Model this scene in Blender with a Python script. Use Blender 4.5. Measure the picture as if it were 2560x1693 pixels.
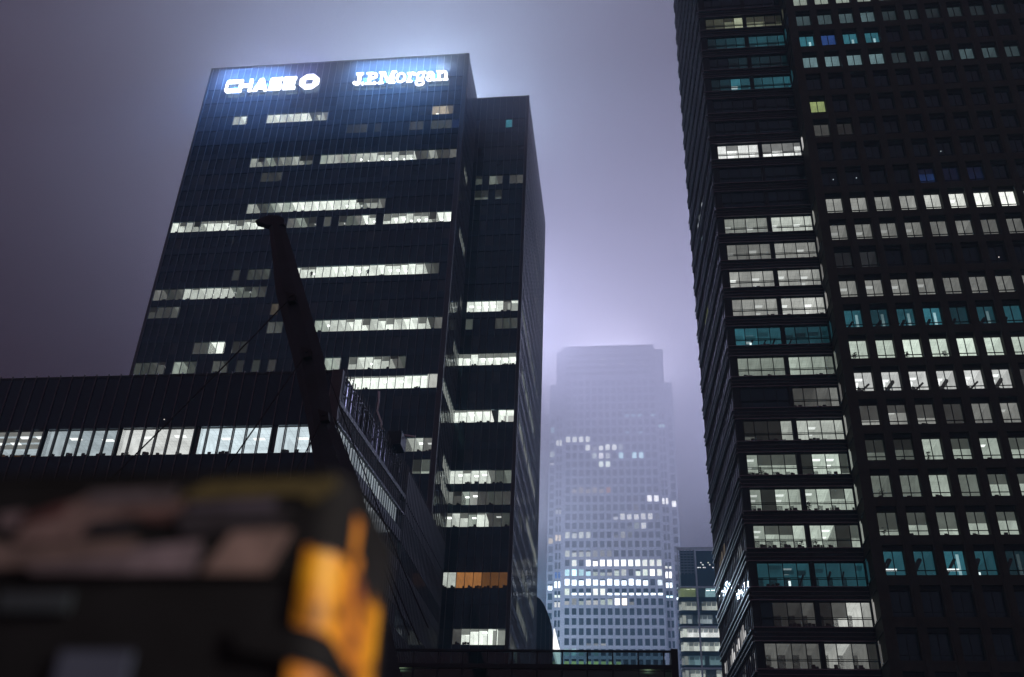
import bpy, bmesh, math, random
from mathutils import Vector, Matrix
random.seed(7)
SC = bpy.context.scene
for _o in list(bpy.data.objects):
    bpy.data.objects.remove(_o)
COL = SC.collection
R = math.radians

# ------------------------------------------------------------------ camera
CAM_LOC = Vector((0.0, 0.0, 1.6))
cam_d = bpy.data.cameras.new('camera')
cam = bpy.data.objects.new('camera', cam_d)
COL.objects.link(cam)
SC.camera = cam
cam_d.sensor_width = 36.0
cam_d.lens = 36.0
cam_d.clip_start = 0.05
cam_d.clip_end = 4000.0
cam_d.dof.use_dof = True
cam_d.dof.focus_distance = 150.0
cam_d.dof.aperture_fstop = 1.05
_p, _r, _y = R(31.9), R(2.39), R(7.5)
_rt0 = Vector((1, 0, 0)); _up0 = Vector((0, -math.sin(_p), math.cos(_p))); _fw = Vector((0, math.cos(_p), math.sin(_p)))
_rt = _rt0 * math.cos(_r) + _up0 * math.sin(_r)
_up = _up0 * math.cos(_r) - _rt0 * math.sin(_r)
_m = Matrix((_rt, _up, -_fw)).transposed().to_4x4()
cam.matrix_world = Matrix.Translation(CAM_LOC) @ Matrix.Rotation(_y, 4, 'Z') @ _m

# ------------------------------------------------------------------ night sky
world = bpy.data.worlds.new('World')
SC.world = world
world.use_nodes = True
wn = world.node_tree.nodes; wl = world.node_tree.links
wn.clear()
w_out = wn.new('ShaderNodeOutputWorld')
w_bg = wn.new('ShaderNodeBackground')
w_sky = wn.new('ShaderNodeTexSky')
w_sky.sky_type = 'NISHITA'; w_sky.sun_disc = False
w_sky.sun_elevation = R(-8); w_sky.sun_rotation = R(200)
w_tc = wn.new('ShaderNodeTexCoord')
w_noise = wn.new('ShaderNodeTexNoise'); w_noise.inputs['Scale'].default_value = 2.2; w_noise.inputs['Detail'].default_value = 4
w_ramp = wn.new('ShaderNodeValToRGB')
w_ramp.color_ramp.elements[0].position = 0.3; w_ramp.color_ramp.elements[0].color = (0.088, 0.044, 0.062, 1)
w_ramp.color_ramp.elements[1].position = 0.7; w_ramp.color_ramp.elements[1].color = (0.122, 0.066, 0.088, 1)
w_mix = wn.new('ShaderNodeMix'); w_mix.data_type = 'RGBA'; w_mix.blend_type = 'ADD'; w_mix.inputs[0].default_value = 0.05
wl.new(w_tc.outputs['Generated'], w_noise.inputs['Vector'])
wl.new(w_noise.outputs['Fac'], w_ramp.inputs['Fac'])
wl.new(w_ramp.outputs['Color'], w_mix.inputs[6])
wl.new(w_sky.outputs['Color'], w_mix.inputs[7])
wl.new(w_mix.outputs[2], w_bg.inputs['Color'])
w_bg.inputs['Strength'].default_value = 1.1
wl.new(w_bg.outputs['Background'], w_out.inputs['Surface'])

# ------------------------------------------------------------------ exposure, sampling
SC.view_settings.view_transform = 'Standard'
SC.view_settings.look = 'None'
SC.view_settings.exposure = 0.0
SC.view_settings.gamma = 1.0
SC.view_settings.use_curve_mapping = False
SC.render.engine = 'CYCLES'
cy = SC.cycles
cy.use_denoising = True
cy.max_bounces = 6; cy.diffuse_bounces = 2; cy.glossy_bounces = 3; cy.transmission_bounces = 3
cy.transparent_max_bounces = 24; cy.volume_bounces = 1
cy.sample_clamp_indirect = 3.0
cy.caustics_reflective = False; cy.caustics_refractive = False

# ------------------------------------------------------------------ helpers
def lnk(o, parent=None):
    COL.objects.link(o)
    if parent is not None:
        o.parent = parent
    return o
def tag(o, label=None, cat=None, group=None, kind=None):
    if label: o['label'] = label
    if cat: o['category'] = cat
    if group: o['group'] = group
    if kind: o['kind'] = kind
    return o
def thing(name, loc, label, cat, group=None, rz=0.0):
    o = bpy.data.objects.new(name, None)
    o.empty_display_size = 0.2
    o.location = loc; o.rotation_euler = (0, 0, rz)
    lnk(o)
    return tag(o, label, cat, group)

class MB:
    def __init__(s): s.v = []; s.f = []; s.m = []
    def quad(s, pts, m=0):
        i = len(s.v); s.v += [tuple(p) for p in pts]; s.f.append(tuple(range(i, i + len(pts)))); s.m.append(m); return s
    def box(s, x0, x1, y0, y1, z0, z1, m=0):
        i = len(s.v)
        s.v += [(x0,y0,z0),(x1,y0,z0),(x1,y1,z0),(x0,y1,z0),(x0,y0,z1),(x1,y0,z1),(x1,y1,z1),(x0,y1,z1)]
        for q in ((0,3,2,1),(4,5,6,7),(0,1,5,4),(1,2,6,5),(2,3,7,6),(3,0,4,7)):
            s.f.append(tuple(i + k for k in q)); s.m.append(m)
        return s
    def prism(s, poly, y0, y1, m=0):
        """poly: (x, z) points; extruded along y"""
        n = len(poly); i = len(s.v)
        s.v += [(x, y0, z) for x, z in poly] + [(x, y1, z) for x, z in poly]
        s.f.append(tuple(i + k for k in range(n))); s.m.append(m)
        s.f.append(tuple(i + n + k for k in reversed(range(n)))); s.m.append(m)
        for k in range(n):
            k2 = (k + 1) % n
            s.f.append((i + k, i + n + k, i + n + k2, i + k2)); s.m.append(m)
        return s
    def vprism(s, poly, z0, z1, m=0):
        """poly: (x, y) points; extruded along z"""
        n = len(poly); i = len(s.v)
        s.v += [(x, y, z0) for x, y in poly] + [(x, y, z1) for x, y in poly]
        s.f.append(tuple(i + k for k in reversed(range(n)))); s.m.append(m)
        s.f.append(tuple(i + n + k for k in range(n))); s.m.append(m)
        for k in range(n):
            k2 = (k + 1) % n
            s.f.append((i + k, i + k2, i + n + k2, i + n + k)); s.m.append(m)
        return s
    def tube(s, pts, rad, n=8, m=0):
        rads = rad if isinstance(rad, (list, tuple)) else [rad] * len(pts)
        pts = [Vector(p) for p in pts]; rings = []
        for k, p in enumerate(pts):
            d = (pts[min(k + 1, len(pts) - 1)] - pts[max(k - 1, 0)]).normalized()
            a = d.orthogonal().normalized(); b = d.cross(a)
            i = len(s.v)
            for q in range(n):
                t = 2 * math.pi * q / n
                s.v.append(tuple(p + (a * math.cos(t) + b * math.sin(t)) * rads[k]))
            rings.append(i)
        for k in range(len(pts) - 1):
            for q in range(n):
                q2 = (q + 1) % n
                s.f.append((rings[k] + q, rings[k] + q2, rings[k + 1] + q2, rings[k + 1] + q)); s.m.append(m)
        s.f.append(tuple(rings[0] + q for q in reversed(range(n)))); s.m.append(m)
        s.f.append(tuple(rings[-1] + q for q in range(n))); s.m.append(m)
        return s
    def mesh(s, name, mats, smooth=False):
        me = bpy.data.meshes.new(name)
        me.from_pydata(s.v, [], s.f)
        for mt in (mats if isinstance(mats, (list, tuple)) else [mats]):
            me.materials.append(mt)
        me.polygons.foreach_set('material_index', s.m)
        if smooth:
            me.polygons.foreach_set('use_smooth', [True] * len(s.f))
        me.update()
        return me
    def obj(s, name, mats, parent=None, loc=(0, 0, 0), rz=0.0, smooth=False):
        return put(name, s.mesh(name, mats, smooth), parent, loc, rz)
def put(name, me, parent=None, loc=(0, 0, 0), rz=0.0):
    o = bpy.data.objects.new(name, me)
    o.location = loc; o.rotation_euler = (0, 0, rz)
    return lnk(o, parent)
def bevel(o, w, seg=2):
    md = o.modifiers.new('bevel', 'BEVEL'); md.width = w; md.segments = seg; md.limit_method = 'ANGLE'
    return o

class Facade:
    """local frame: x along the wall, y into the building, z up"""
    def __init__(s, root, x, y, rz): s.root = root; s.x = x; s.y = y; s.rz = rz; s.b = root.location
    def at(s, u, d, z):
        c, n = math.cos(s.rz), math.sin(s.rz)
        return (s.x + u * c - d * n - s.b.x, s.y + u * n + d * c - s.b.y, z - s.b.z)
    def put(s, name, me, u=0, d=0, z=0, parent=None):
        return put(name, me, s.root, s.at(u, d, z), s.rz)

# ------------------------------------------------------------------ materials
def new_mat(name):
    m = bpy.data.materials.new(name); m.use_nodes = True
    return m, m.node_tree.nodes, m.node_tree.links, m.node_tree.nodes['Principled BSDF']
def mat(name, col, rough=0.6, metal=0.0, var=0.25, scale=3.0, bump=0.0, spec=0.5, coord='Object'):
    m, n, l, b = new_mat(name)
    tc = n.new('ShaderNodeTexCoord'); nz = n.new('ShaderNodeTexNoise')
    nz.inputs['Scale'].default_value = scale; nz.inputs['Detail'].default_value = 6
    l.new(tc.outputs[coord], nz.inputs['Vector'])
    rp = n.new('ShaderNodeValToRGB')
    rp.color_ramp.elements[0].position = 0.3; rp.color_ramp.elements[1].position = 0.7
    rp.color_ramp.elements[0].color = tuple(c * (1 - var) for c in col) + (1,)
    rp.color_ramp.elements[1].color = tuple(min(1, c * (1 + var)) for c in col) + (1,)
    l.new(nz.outputs['Fac'], rp.inputs['Fac']); l.new(rp.outputs['Color'], b.inputs['Base Color'])
    b.inputs['Roughness'].default_value = rough; b.inputs['Metallic'].default_value = metal
    b.inputs['Specular IOR Level'].default_value = spec
    if bump:
        bp = n.new('ShaderNodeBump'); bp.inputs['Strength'].default_value = bump
        l.new(nz.outputs['Fac'], bp.inputs['Height']); l.new(bp.outputs['Normal'], b.inputs['Normal'])
    return m
def glass_dark(name, col, rough=0.06, wav=0.02, scale=0.35, tint=(1.0, 1.0, 1.0)):
    m, n, l, b = new_mat(name)
    b.inputs['Base Color'].default_value = col + (1,)
    b.inputs['Roughness'].default_value = rough
    b.inputs['IOR'].default_value = 1.6
    b.inputs['Specular Tint'].default_value = tint + (1,)
    tc = n.new('ShaderNodeTexCoord'); nz = n.new('ShaderNodeTexNoise'); nz.inputs['Scale'].default_value = scale
    bp = n.new('ShaderNodeBump'); bp.inputs['Strength'].default_value = wav; bp.inputs['Distance'].default_value = 1.0
    l.new(tc.outputs['Object'], nz.inputs['Vector']); l.new(nz.outputs['Fac'], bp.inputs['Height'])
    l.new(bp.outputs['Normal'], b.inputs['Normal'])
    return m
def glass_clear(name, tint=(0.92, 0.97, 0.95), refl=1.0):
    m = bpy.data.materials.new(name); m.use_nodes = True
    n = m.node_tree.nodes; l = m.node_tree.links; n.clear()
    out = n.new('ShaderNodeOutputMaterial'); mx = n.new('ShaderNodeMixShader')
    tr = n.new('ShaderNodeBsdfTransparent'); gl = n.new('ShaderNodeBsdfGlossy'); fr = n.new('ShaderNodeFresnel')
    fr.inputs['IOR'].default_value = 1.5; tr.inputs['Color'].default_value = tint + (1,)
    gl.inputs['Roughness'].default_value = 0.03; gl.inputs['Color'].default_value = (refl, refl, refl, 1)
    l.new(fr.outputs['Fac'], mx.inputs['Fac']); l.new(tr.outputs['BSDF'], mx.inputs[1]); l.new(gl.outputs['BSDF'], mx.inputs[2])
    l.new(mx.outputs['Shader'], out.inputs['Surface'])
    return m
HUES = {'office': (0.97, 1.0, 0.92), 'green': (0.90, 1.0, 0.88), 'grey': (1.0, 0.98, 0.93), 'warm': (1.0, 0.82, 0.60), 'orange': (1.0, 0.40, 0.12),
        'blue': (0.10, 0.28, 1.0), 'teal': (0.10, 0.46, 0.60), 'straw': (0.95, 1.0, 0.70), 'ice': (0.55, 0.86, 0.95), 'white': (1.0, 0.98, 0.97), 'cool': (0.82, 0.92, 1.0), 'lime': (0.72, 0.85, 0.35)}
LEVELS = [0.008, 0.015, 0.025, 0.04, 0.06, 0.085, 0.12, 0.16, 0.21, 0.27, 0.34, 0.42, 0.52, 0.64, 0.8, 1.0, 1.35, 3.0]
_em = {}
def emit(hue, level, part='ceil'):  # room surfaces and fittings glow themselves, in place of lamplight falling on them
    """self-glowing room surfaces: ceiling tiles / wall / floor of a lit office"""
    lv = min(LEVELS, key=lambda a: abs(math.log(a / max(level, 0.004))))
    key = (hue, lv, part)
    if key in _em: return _em[key]
    m = bpy.data.materials.new('lit_%s_%s_%g' % (part, hue, lv)); m.use_nodes = True
    n = m.node_tree.nodes; l = m.node_tree.links; n.clear()
    out = n.new('ShaderNodeOutputMaterial'); e = n.new('ShaderNodeEmission')
    l.new(e.outputs['Emission'], out.inputs['Surface'])
    c = HUES[hue]
    tc = n.new('ShaderNodeTexCoord'); geo = n.new('ShaderNodeNewGeometry')
    if part == 'lamp':
        e.inputs['Color'].default_value = tuple(0.4 * x + 0.6 for x in c) + (1,)
        e.inputs['Strength'].default_value = lv
    else:
        nz = n.new('ShaderNodeTexNoise'); nz.inputs['Scale'].default_value = 0.55 if part == 'ceil' else 0.9; nz.inputs['Detail'].default_value = 3
        l.new(geo.outputs['Position'], nz.inputs['Vector'])
        mr = n.new('ShaderNodeMapRange'); mr.inputs[3].default_value = 0.82 * lv; mr.inputs[4].default_value = 1.18 * lv
        mr.inputs[1].default_value = 0.3; mr.inputs[2].default_value = 0.7
        l.new(nz.outputs['Fac'], mr.inputs[0])
        if part == 'ceil':
            bk = n.new('ShaderNodeTexBrick'); bk.offset = 0.0; bk.inputs['Scale'].default_value = 1.0
            bk.inputs['Brick Width'].default_value = 0.6; bk.inputs['Row Height'].default_value = 0.6
            bk.inputs['Mortar Size'].default_value = 0.018
            bk.inputs['Color1'].default_value = c + (1,); bk.inputs['Color2'].default_value = tuple(x * 0.93 for x in c) + (1,)
            bk.inputs['Mortar'].default_value = tuple(x * 0.62 for x in c) + (1,)
            l.new(tc.outputs['Object'], bk.inputs['Vector']); l.new(bk.outputs['Color'], e.inputs['Color'])
        else:
            e.inputs['Color'].default_value = c + (1,)
        l.new(mr.outputs[0], e.inputs['Strength'])
    m.cycles.emission_sampling = 'NONE'
    _em[key] = m
    return m

M = {}
M['tower_glass'] = glass_dark('tower_glass', (0.010, 0.018, 0.025), tint=(0.45, 0.85, 1.0))
M['tower_glass_mid'] = glass_dark('tower_glass_mid', (0.024, 0.034, 0.042), 0.12, tint=(0.5, 0.85, 1.0))
M['tower_glass_blind'] = glass_dark('tower_glass_blind', (0.045, 0.055, 0.058), 0.2, tint=(0.5, 0.85, 1.0))
M['tower_spandrel'] = glass_dark('tower_spandrel', (0.016, 0.030, 0.045), 0.12, tint=(0.45, 0.85, 1.0))
M['tower_core'] = mat('tower_core', (0.012, 0.013, 0.016), 0.8)
M['fin'] = mat('fin_aluminium', (0.15, 0.18, 0.20), 0.45, 0.2, 0.15, 1.0)
M['bronze'] = mat('corner_bronze', (0.048, 0.046, 0.046), 0.5, 0.2, 0.2, 0.7)
M['podium_glass'] = glass_dark('podium_glass', (0.004, 0.006, 0.009), 0.1, tint=(0.4, 0.65, 0.9))
M['fin_dark'] = mat('fin_dark', (0.13, 0.13, 0.145), 0.5, 0.3, 0.15, 1.0)
M['black_steel'] = mat('black_steel', (0.007, 0.012, 0.016), 0.5, 0.0, 0.3, 2.0, spec=0.3)
M['dark_frame'] = mat('dark_frame', (0.006, 0.011, 0.014), 0.55, 0.0, 0.25, 2.0, spec=0.3)
M['mast'] = mat('mast_paint', (0.024, 0.040, 0.052), 0.6, 0.0, 0.28, 0.8, 0.05, spec=0.3)
M['brown_stone'] = mat('brown_stone', (0.043, 0.048, 0.036), 0.8, 0.0, 0.22, 0.9, 0.15, spec=0.2)
M['pale_stone'] = mat('pale_stone', (0.30, 0.30, 0.33), 0.5, 0.15, 0.14, 0.4)
M['far_glass'] = glass_dark('far_glass', (0.012, 0.016, 0.022), 0.08)
M['pane'] = glass_clear('window_pane')
M['rail_glass'] = glass_clear('rail_glass', (0.20, 0.33, 0.34))
M['screen_glass'] = mat('screen_glass', (0.66, 0.66, 0.82), 0.15, 0.8, 0.12, 0.6)
M['flank_panel'] = mat('flank_panel', (0.007, 0.011, 0.015), 0.45, 0.0, 0.2, 1.0, spec=0.22)
M['flank_fin'] = mat('flank_fin', (0.07, 0.085, 0.09), 0.6, 0.0, 0.2, 1.0, spec=0.2)
M['louvre'] = mat('louvre_metal', (0.20, 0.20, 0.225), 0.42, 0.5, 0.2, 0.8)
M['louvre_glass'] = glass_dark('louvre_glass', (0.008, 0.014, 0.024), 0.05, 0.04, 0.5, tint=(0.6, 0.8, 1.0))
M['white_steel'] = mat('white_steel', (0.55, 0.56, 0.56), 0.5, 0.0, 0.1, 1.0)
M['clutter'] = mat('clutter_dark', (0.012, 0.012, 0.012), 0.8)
M['leaf'] = mat('leaf_dark', (0.012, 0.022, 0.010), 0.7)
M['cloth'] = mat('dark_cloth', (0.012, 0.012, 0.014), 0.9)
M['blind_dark'] = mat('blind_dark', (0.05, 0.05, 0.055), 0.8)
M['asphalt'] = mat('asphalt', (0.05, 0.05, 0.05), 0.9, 0, 0.3, 8.0, 0.3)
M['paving'] = mat('paving', (0.16, 0.15, 0.145), 0.85, 0, 0.25, 3.0, 0.2)
M['cab_black'] = mat('cabinet_black', (0.012, 0.013, 0.017), 0.8, 0.0, 0.35, 6.0, spec=0.12)

# ------------------------------------------------------------------ air and lamp strengths
HAZE = 0.0008; CLOUD = 0.0122; CLOUD_Z = 131.0
SIGN_W = 1700.0; SIGN_F = 6500.0; ROOF_W = 48000.0; BEACON_W = 950000.0; GLOW_W = 860000.0
WASH_W = 150000.0; FOOT_W = 13000.0; LAMP_W = 600.0

# ================================================================== ground and air
g = MB().box(-290, 290, -60, 500, -0.3, 0.0).obj('ground', M['asphalt']); tag(g, kind='structure')
g = MB().box(-9, 9, -14, 9, 0.0, 0.12).obj('pavement', M['paving']); tag(g, kind='structure')

def volume_mat(name, col, density, aniso):
    m = bpy.data.materials.new(name); m.use_nodes = True
    n = m.node_tree.nodes; l = m.node_tree.links; n.clear()
    out = n.new('ShaderNodeOutputMaterial'); v = n.new('ShaderNodeVolumePrincipled')
    v.inputs['Color'].default_value = col + (1,); v.inputs['Density'].default_value = density
    v.inputs['Anisotropy'].default_value = aniso
    l.new(v.outputs['Volume'], out.inputs['Volume'])
    return m
hz = MB().box(-300, 300, -80, 520, -1.3, 264).obj('haze', volume_mat('haze_air', (0.42, 0.76, 0.98), HAZE, 0.2)); tag(hz, kind='stuff')
lc = MB().box(-420, 400, 119, 620, CLOUD_Z, 430).obj('low_cloud', volume_mat('cloud_air', (0.975, 0.878, 0.96), CLOUD, 0.3)); tag(lc, kind='stuff')

# ================================================================== lit office rooms
def room_mesh(w, h, d, hue, lv, y0=0.16, key={}):
    k = (round(w, 3), round(h, 3), d, hue, lv, y0)
    if k in key: return key[k]
    b = MB()
    z1 = h + 0.12
    b.quad([(0, y0, z1), (0, d, z1), (w, d, z1), (w, y0, z1)], 0)          # ceiling
    b.quad([(0, d, 0), (w, d, 0), (w, d, z1), (0, d, z1)], 1)              # back wall
    b.quad([(0, y0, 0), (w, y0, 0), (w, d, 0), (0, d, 0)], 2)              # floor
    b.quad([(0, y0, 0), (0, d, 0), (0, d, z1), (0, y0, z1)], 1)
    b.quad([(w, y0, 0), (w, y0, z1), (w, d, z1), (w, d, 0)], 1)
    me = b.mesh('lit_room', [emit(hue, lv, 'ceil'), emit(hue, lv * 0.85, 'wall'), emit(hue, lv * 0.4, 'floor')])  # walls and floor glow dimmer: room shading set in the emission
    key[k] = me
    return me
_cache = {}
def cached(key, fn):
    if key not in _cache: _cache[key] = fn()
    return _cache[key]
def pane_mesh(w, h, y=0.1):
    return cached(('pane', round(w, 3), round(h, 3), y), lambda: MB().quad([(0.02, y, 0), (w - 0.02, y, 0), (w - 0.02, y, h), (0.02, y, h)]).mesh('glass_pane', M['pane']))
def lamp_mesh(w, hue, lv):
    return cached(('lamp', round(w, 2), hue, lv), lambda: MB().box(0, w, 0, 0.5, -0.05, 0).mesh('ceiling_lamp', emit(hue, lv, 'lamp')))
def blind_mesh(w, h, hue, lv):  # cloth glows faintly itself, for the room light behind it
    return cached(('blind', round(w, 2), round(h, 2), hue, lv), lambda: MB().box(0, w, 0, 0.012, -h, 0).box(-0.01, w + 0.01, -0.012, 0.024, -h - 0.03, -h).mesh('roller_blind', emit(hue, lv, 'wall')))
def desk_mesh(i):
    def mk():
        rnd = random.Random(100 + i); b = MB(); x = 0.0
        b.box(-0.05, 1.25, 0.3, 0.9, 0.0, 0.10 + 0.1 * rnd.random())
        for q in range(rnd.choice((1, 2, 2, 3))):
            x = rnd.uniform(0.05, 0.85)
            if rnd.random() < 0.5:
                b.box(x, x + rnd.uniform(0.3, 0.5), 0.42, 0.46, 0.18, 0.42 + 0.18 * rnd.random()); b.box(x + 0.15, x + 0.2, 0.4, 0.48, 0.05, 0.3)
            else:
                hgt = rnd.uniform(0.3, 0.62); w2 = rnd.uniform(0.16, 0.24)
                b.vprism([(x + w2 * math.cos(t) , 0.6 + 0.1 * math.sin(t)) for t in [k * math.pi / 4 for k in range(8)]], 0.1, hgt)
        return b.mesh('desk_clutter', M['clutter'])
    return cached(('desk', i), mk)

def lit_window(fc, u, z, w, h, hue, lv, blind=0.0, lamp=0, desk=None, depth=4.2, d=0.0, lampd=None, name='window', py=0.1):
    """one lit office bay: room behind, pane, optional blind, ceiling lamp and desk"""
    win = fc.put(name, room_mesh(w, h, depth, hue, lv, py + 0.06), u, d, z)
    put('pane', pane_mesh(w, h, py), win)
    if blind > 0.03:
        put('roller_blind', blind_mesh(w - 0.04, h * blind, hue, max(lv * 0.16, 0.012)), win, (0.02, 0.2, h))
    if lamp:
        ld = lampd if lampd is not None else random.uniform(1.7, 2.4)
        put('ceiling_lamp', lamp_mesh(w * 0.72, hue, 3.0 if lv > 0.2 else 0.8), win, (w * 0.14, ld, h + 0.1))
    if desk is not None:
        put('desk', desk_mesh(desk % 9), win, (random.uniform(0, 0.2), 0.05, 0))
    return win
HCODE = {0: 'warm', 1: 'orange', 2: 'blue', 3: 'teal'}
def decode(l):
    if l >= 0: return ('office' if l > 0.3 else random.choice(('office', 'green', 'grey'))), l
    return HCODE[int(-l)], (-l) % 1

# ================================================================== bank tower (back left)
FL = 3.65                                   # storey
ZT = lambda k: 117.86 + FL * k              # window head of storey k
WH = 2.34
TX0, TX1, TY0, TY1, TTOP = -80.2, -28.75, 137.0, 190.0, 152.9
BX1, BY = -18.2, 149.0
bank = thing('bank_tower', (-54.0, 137.0, 0), 'wide dark glass bank tower with vertical fins, rising behind the low black block', 'office tower')
F_main = Facade(bank, TX0, TY0, 0.0)
F_ret = Facade(bank, TX1, TY0, R(90))
F_set = Facade(bank, TX1, BY, 0.0)
F_side = Facade(bank, BX1, BY, R(90))
loc = lambda x, y: (x - bank.location.x, y - bank.location.y, 0)
c = MB()
c.box(TX0 + 5.0, TX1 - 5.0, 5.0 + TY0, TY1, 0, TTOP - 0.6)
c.box(TX1 - 6.0, BX1 - 5.0, BY + 5.0, TY1, 0, TTOP - 0.6)
c.box(TX0 + 0.2, TX0 + 5.0, TY0 + 5.0, TY1, 0, TTOP - 0.6)
o = c.obj('core', M['tower_core'], bank); o.location = (-bank.location.x, -bank.location.y, 0)
KMIN, KMAX = -29, 8
def skin(fc, width, litset, bays, bay_w, x_off=0.0, fin_every=1, zt=TTOP, skip=(), fd=0.17, py=0.14):
    """spandrels per storey, dark panes (stuff), fins"""
    sp = MB().box(0, width, 0.0, 0.35, WH, FL - 0.02).mesh('spandrel', M['tower_spandrel'])
    for k in range(KMIN, KMAX + 1):
        if k not in skip: fc.put('spandrel', sp, 0, 0.0, ZT(k) - WH)
    fc.put('parapet', MB().box(0, width, 0.0, 0.5, 0, zt - (ZT(KMAX) - WH + FL)).mesh('parapet', M['tower_spandrel']), 0, 0.0, ZT(KMAX) - WH + FL)
    b = MB(); rnd = random.Random(int(width * 10))
    for k in range(KMIN, KMAX + 1):
        for i in range(bays):
            if (k, i) in litset: continue
            x0 = x_off + i * bay_w; z0 = ZT(k) - WH
            t = [rnd.uniform(-0.012, 0.012) for _ in range(4)]
            t = [q * py / 0.14 for q in t]; b.quad([(x0, py + t[0], z0), (x0 + bay_w, py + t[1], z0), (x0 + bay_w, py + t[2], z0 + WH), (x0, py + t[3], z0 + WH)], rnd.choices((0, 1, 2), (70, 22, 8))[0])
    tag(fc.put('window_panes', b.mesh('window_panes', [M['tower_glass'], M['tower_glass_mid'], M['tower_glass_blind']])), kind='stuff')
    fin = MB().box(-0.035, 0.035, -fd, min(0.02, py - 0.005), 0, zt).mesh('fin', M['fin'])
    for i in range(0, bays + 1, fin_every):
        fc.put('fin', fin, x_off + i * bay_w, 0, 0)
    # thin ledge line at every storey
MAIN = {-14:[(36,.15,.8,0),(37,.3,.8,0)],
-13:[(33,.6,.3,0),(34,.05,0,0),(35,.25,0,0),(36,.4,0,1),(37,.15,0,1)],
-10:[(27,.9,.15,1),(28,.9,.1,0),(29,.9,.1,1),(30,.9,.1,0),(31,.9,.1,1),(32,.9,.1,0),(33,.95,.1,1),(34,.9,0,0),(35,.9,0,0),(36,.9,0,0),(37,.95,0,1)],
-9:[(0,.07,0,0),(1,.05,0,0),(2,.1,0,0),(3,.1,.2,1),(5,.25,0,0),(6,.1,0,0),(7,.04,0,0),(10,.1,0,0),(11,.03,0,0),(13,.03,0,0),(15,.04,0,0),(17,.04,0,0),(24,.3,0,0),(25,.35,0,0),(27,.4,.55,0),(28,.6,0,0),(29,.7,0,1),(30,.5,.2,0),(31,.4,.35,0),(32,.12,.2,0),(33,.08,0,0)],
-8:[(7,.06,0,0),(8,.1,0,0),(9,1,0,0),(10,1,0,0),(12,.03,0,0),(13,.03,0,0)],
-7:[(16,.1,0,0),(17,.06,0,0),(22,.3,0,0),(23,.45,0,1),(24,.45,0,0),(25,.45,0,0),(26,.85,.2,0),(27,.95,0,0),(28,.4,.5,0),(29,.5,0,0),(30,.9,.2,0),(31,.85,.5,0),(32,.4,.1,0),(33,.9,.1,0),(34,.7,0,0),(35,.55,.5,0),(36,.07,0,0),(37,.15,0,0)],
-6:[(0,.06,.4,0),(1,.05,0,0),(2,.05,0,0),(3,.18,0,0),(16,-.08,0,0)],
-5:[(0,.2,0,0),(1,.04,0,0),(2,.05,0,0),(3,.13,0,0),(4,.5,0,0),(5,.35,.1,0),(6,.5,0,1),(7,.45,0,1),(8,.5,0,1),(9,.5,.1,0),(10,.15,0,1),(11,.2,0,0),(12,.15,.4,1),(13,.07,0,0),(14,.04,0,0)],
-4:[(10,.04,0,0),(12,.05,0,0),(13,.05,0,0),(14,.1,0,0),(18,.65,0,0),(19,.65,.2,0),(20,.7,.2,1),(21,.7,0,0),(22,.7,0,0),(23,.75,0,0),(24,.8,0,1),(25,.75,0,0),(26,.78,.1,1),(27,.75,.1,0),(28,.7,0,0),(29,.75,0,0),(30,.78,.15,1),(31,.72,.15,1),(32,.8,.1,1),(33,.75,0,0),(34,.6,.1,0),(35,.12,0,0),(36,.05,0,0)],
-1:[(0,.75,0,0),(1,.35,.35,0),(2,.35,0,0),(3,.12,.45,1),(4,.7,.2,0),(5,.75,.2,1),(6,.7,.2,0),(7,.85,.2,1),(8,.55,.35,0),(9,.4,.55,0),(10,.6,.2,0),(11,.95,.3,1),(12,.85,.4,0),(16,.15,0,0),(17,.25,0,0),(18,.05,0,0),(19,.15,.6,1),(21,.1,0,0),(23,.15,.6,1),(24,.12,0,0),(25,.2,0,0),(26,.85,0,1),(27,.55,.3,1),(29,.6,.65,0),(30,.85,.35,1),(31,.8,.25,1),(32,.45,0,1),(33,.55,.3,1),(34,.6,.35,1),(35,.2,.65,1),(36,.75,0,1),(37,.75,0,1)],
0:[(10,.3,0,0),(11,.07,0,0),(12,.08,0,0),(13,.25,0,0),(14,.45,0,0),(15,.3,0,1),(16,.75,0,0),(17,.75,0,1),(18,.7,0,0),(19,.75,0,1),(20,.75,0,0),(21,.85,0,1),(22,.65,0,0),(23,.7,0,1),(24,.75,0,0),(25,.12,.3,1),(26,.3,.4,0),(27,.25,.4,0),(28,.12,0,0)],
2:[(11,.04,0,0),(12,.03,0,0),(13,.05,0,0)],
3:[(9,.25,0,0),(10,.12,.4,0),(11,.25,0,0),(12,.06,0,0),(13,.22,0,0),(14,.2,0,0),(15,.3,0,0),(16,.12,.5,0),(17,.12,.5,0),(19,.28,0,0),(20,.35,0,0),(21,.25,0,0),(22,.25,0,0),(23,.25,0,0),(24,.42,0,1),(25,.42,0,1),(26,.45,0,0),(27,.65,.3,1),(28,.5,.3,1),(29,.42,0,1),(30,.38,.4,1),(31,.7,.4,1),(32,.06,0,0),(33,.1,0,0),(34,.25,0,0),(35,.06,0,0),(36,.06,0,0),(37,.15,0,0)],
5:[(22,.03,0,0),(23,.04,0,0),(24,.05,0,0),(26,.03,0,0),(31,.05,0,0),(32,.05,0,0),(34,.06,0,0),(35,.06,0,0),(36,.06,0,0),(37,-2.07,0,0)],
6:[(5,.35,0,0),(6,.8,0,1),(10,.6,0,1),(11,.75,0,1),(12,.5,0,0),(13,.6,0,0),(14,.65,0,0),(15,.9,0,1),(16,.08,0,0),(17,.5,.3,0),(18,.2,0,0),(34,-.35,0,1),(35,-.4,0,0),(36,-.15,0,0)]}
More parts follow.
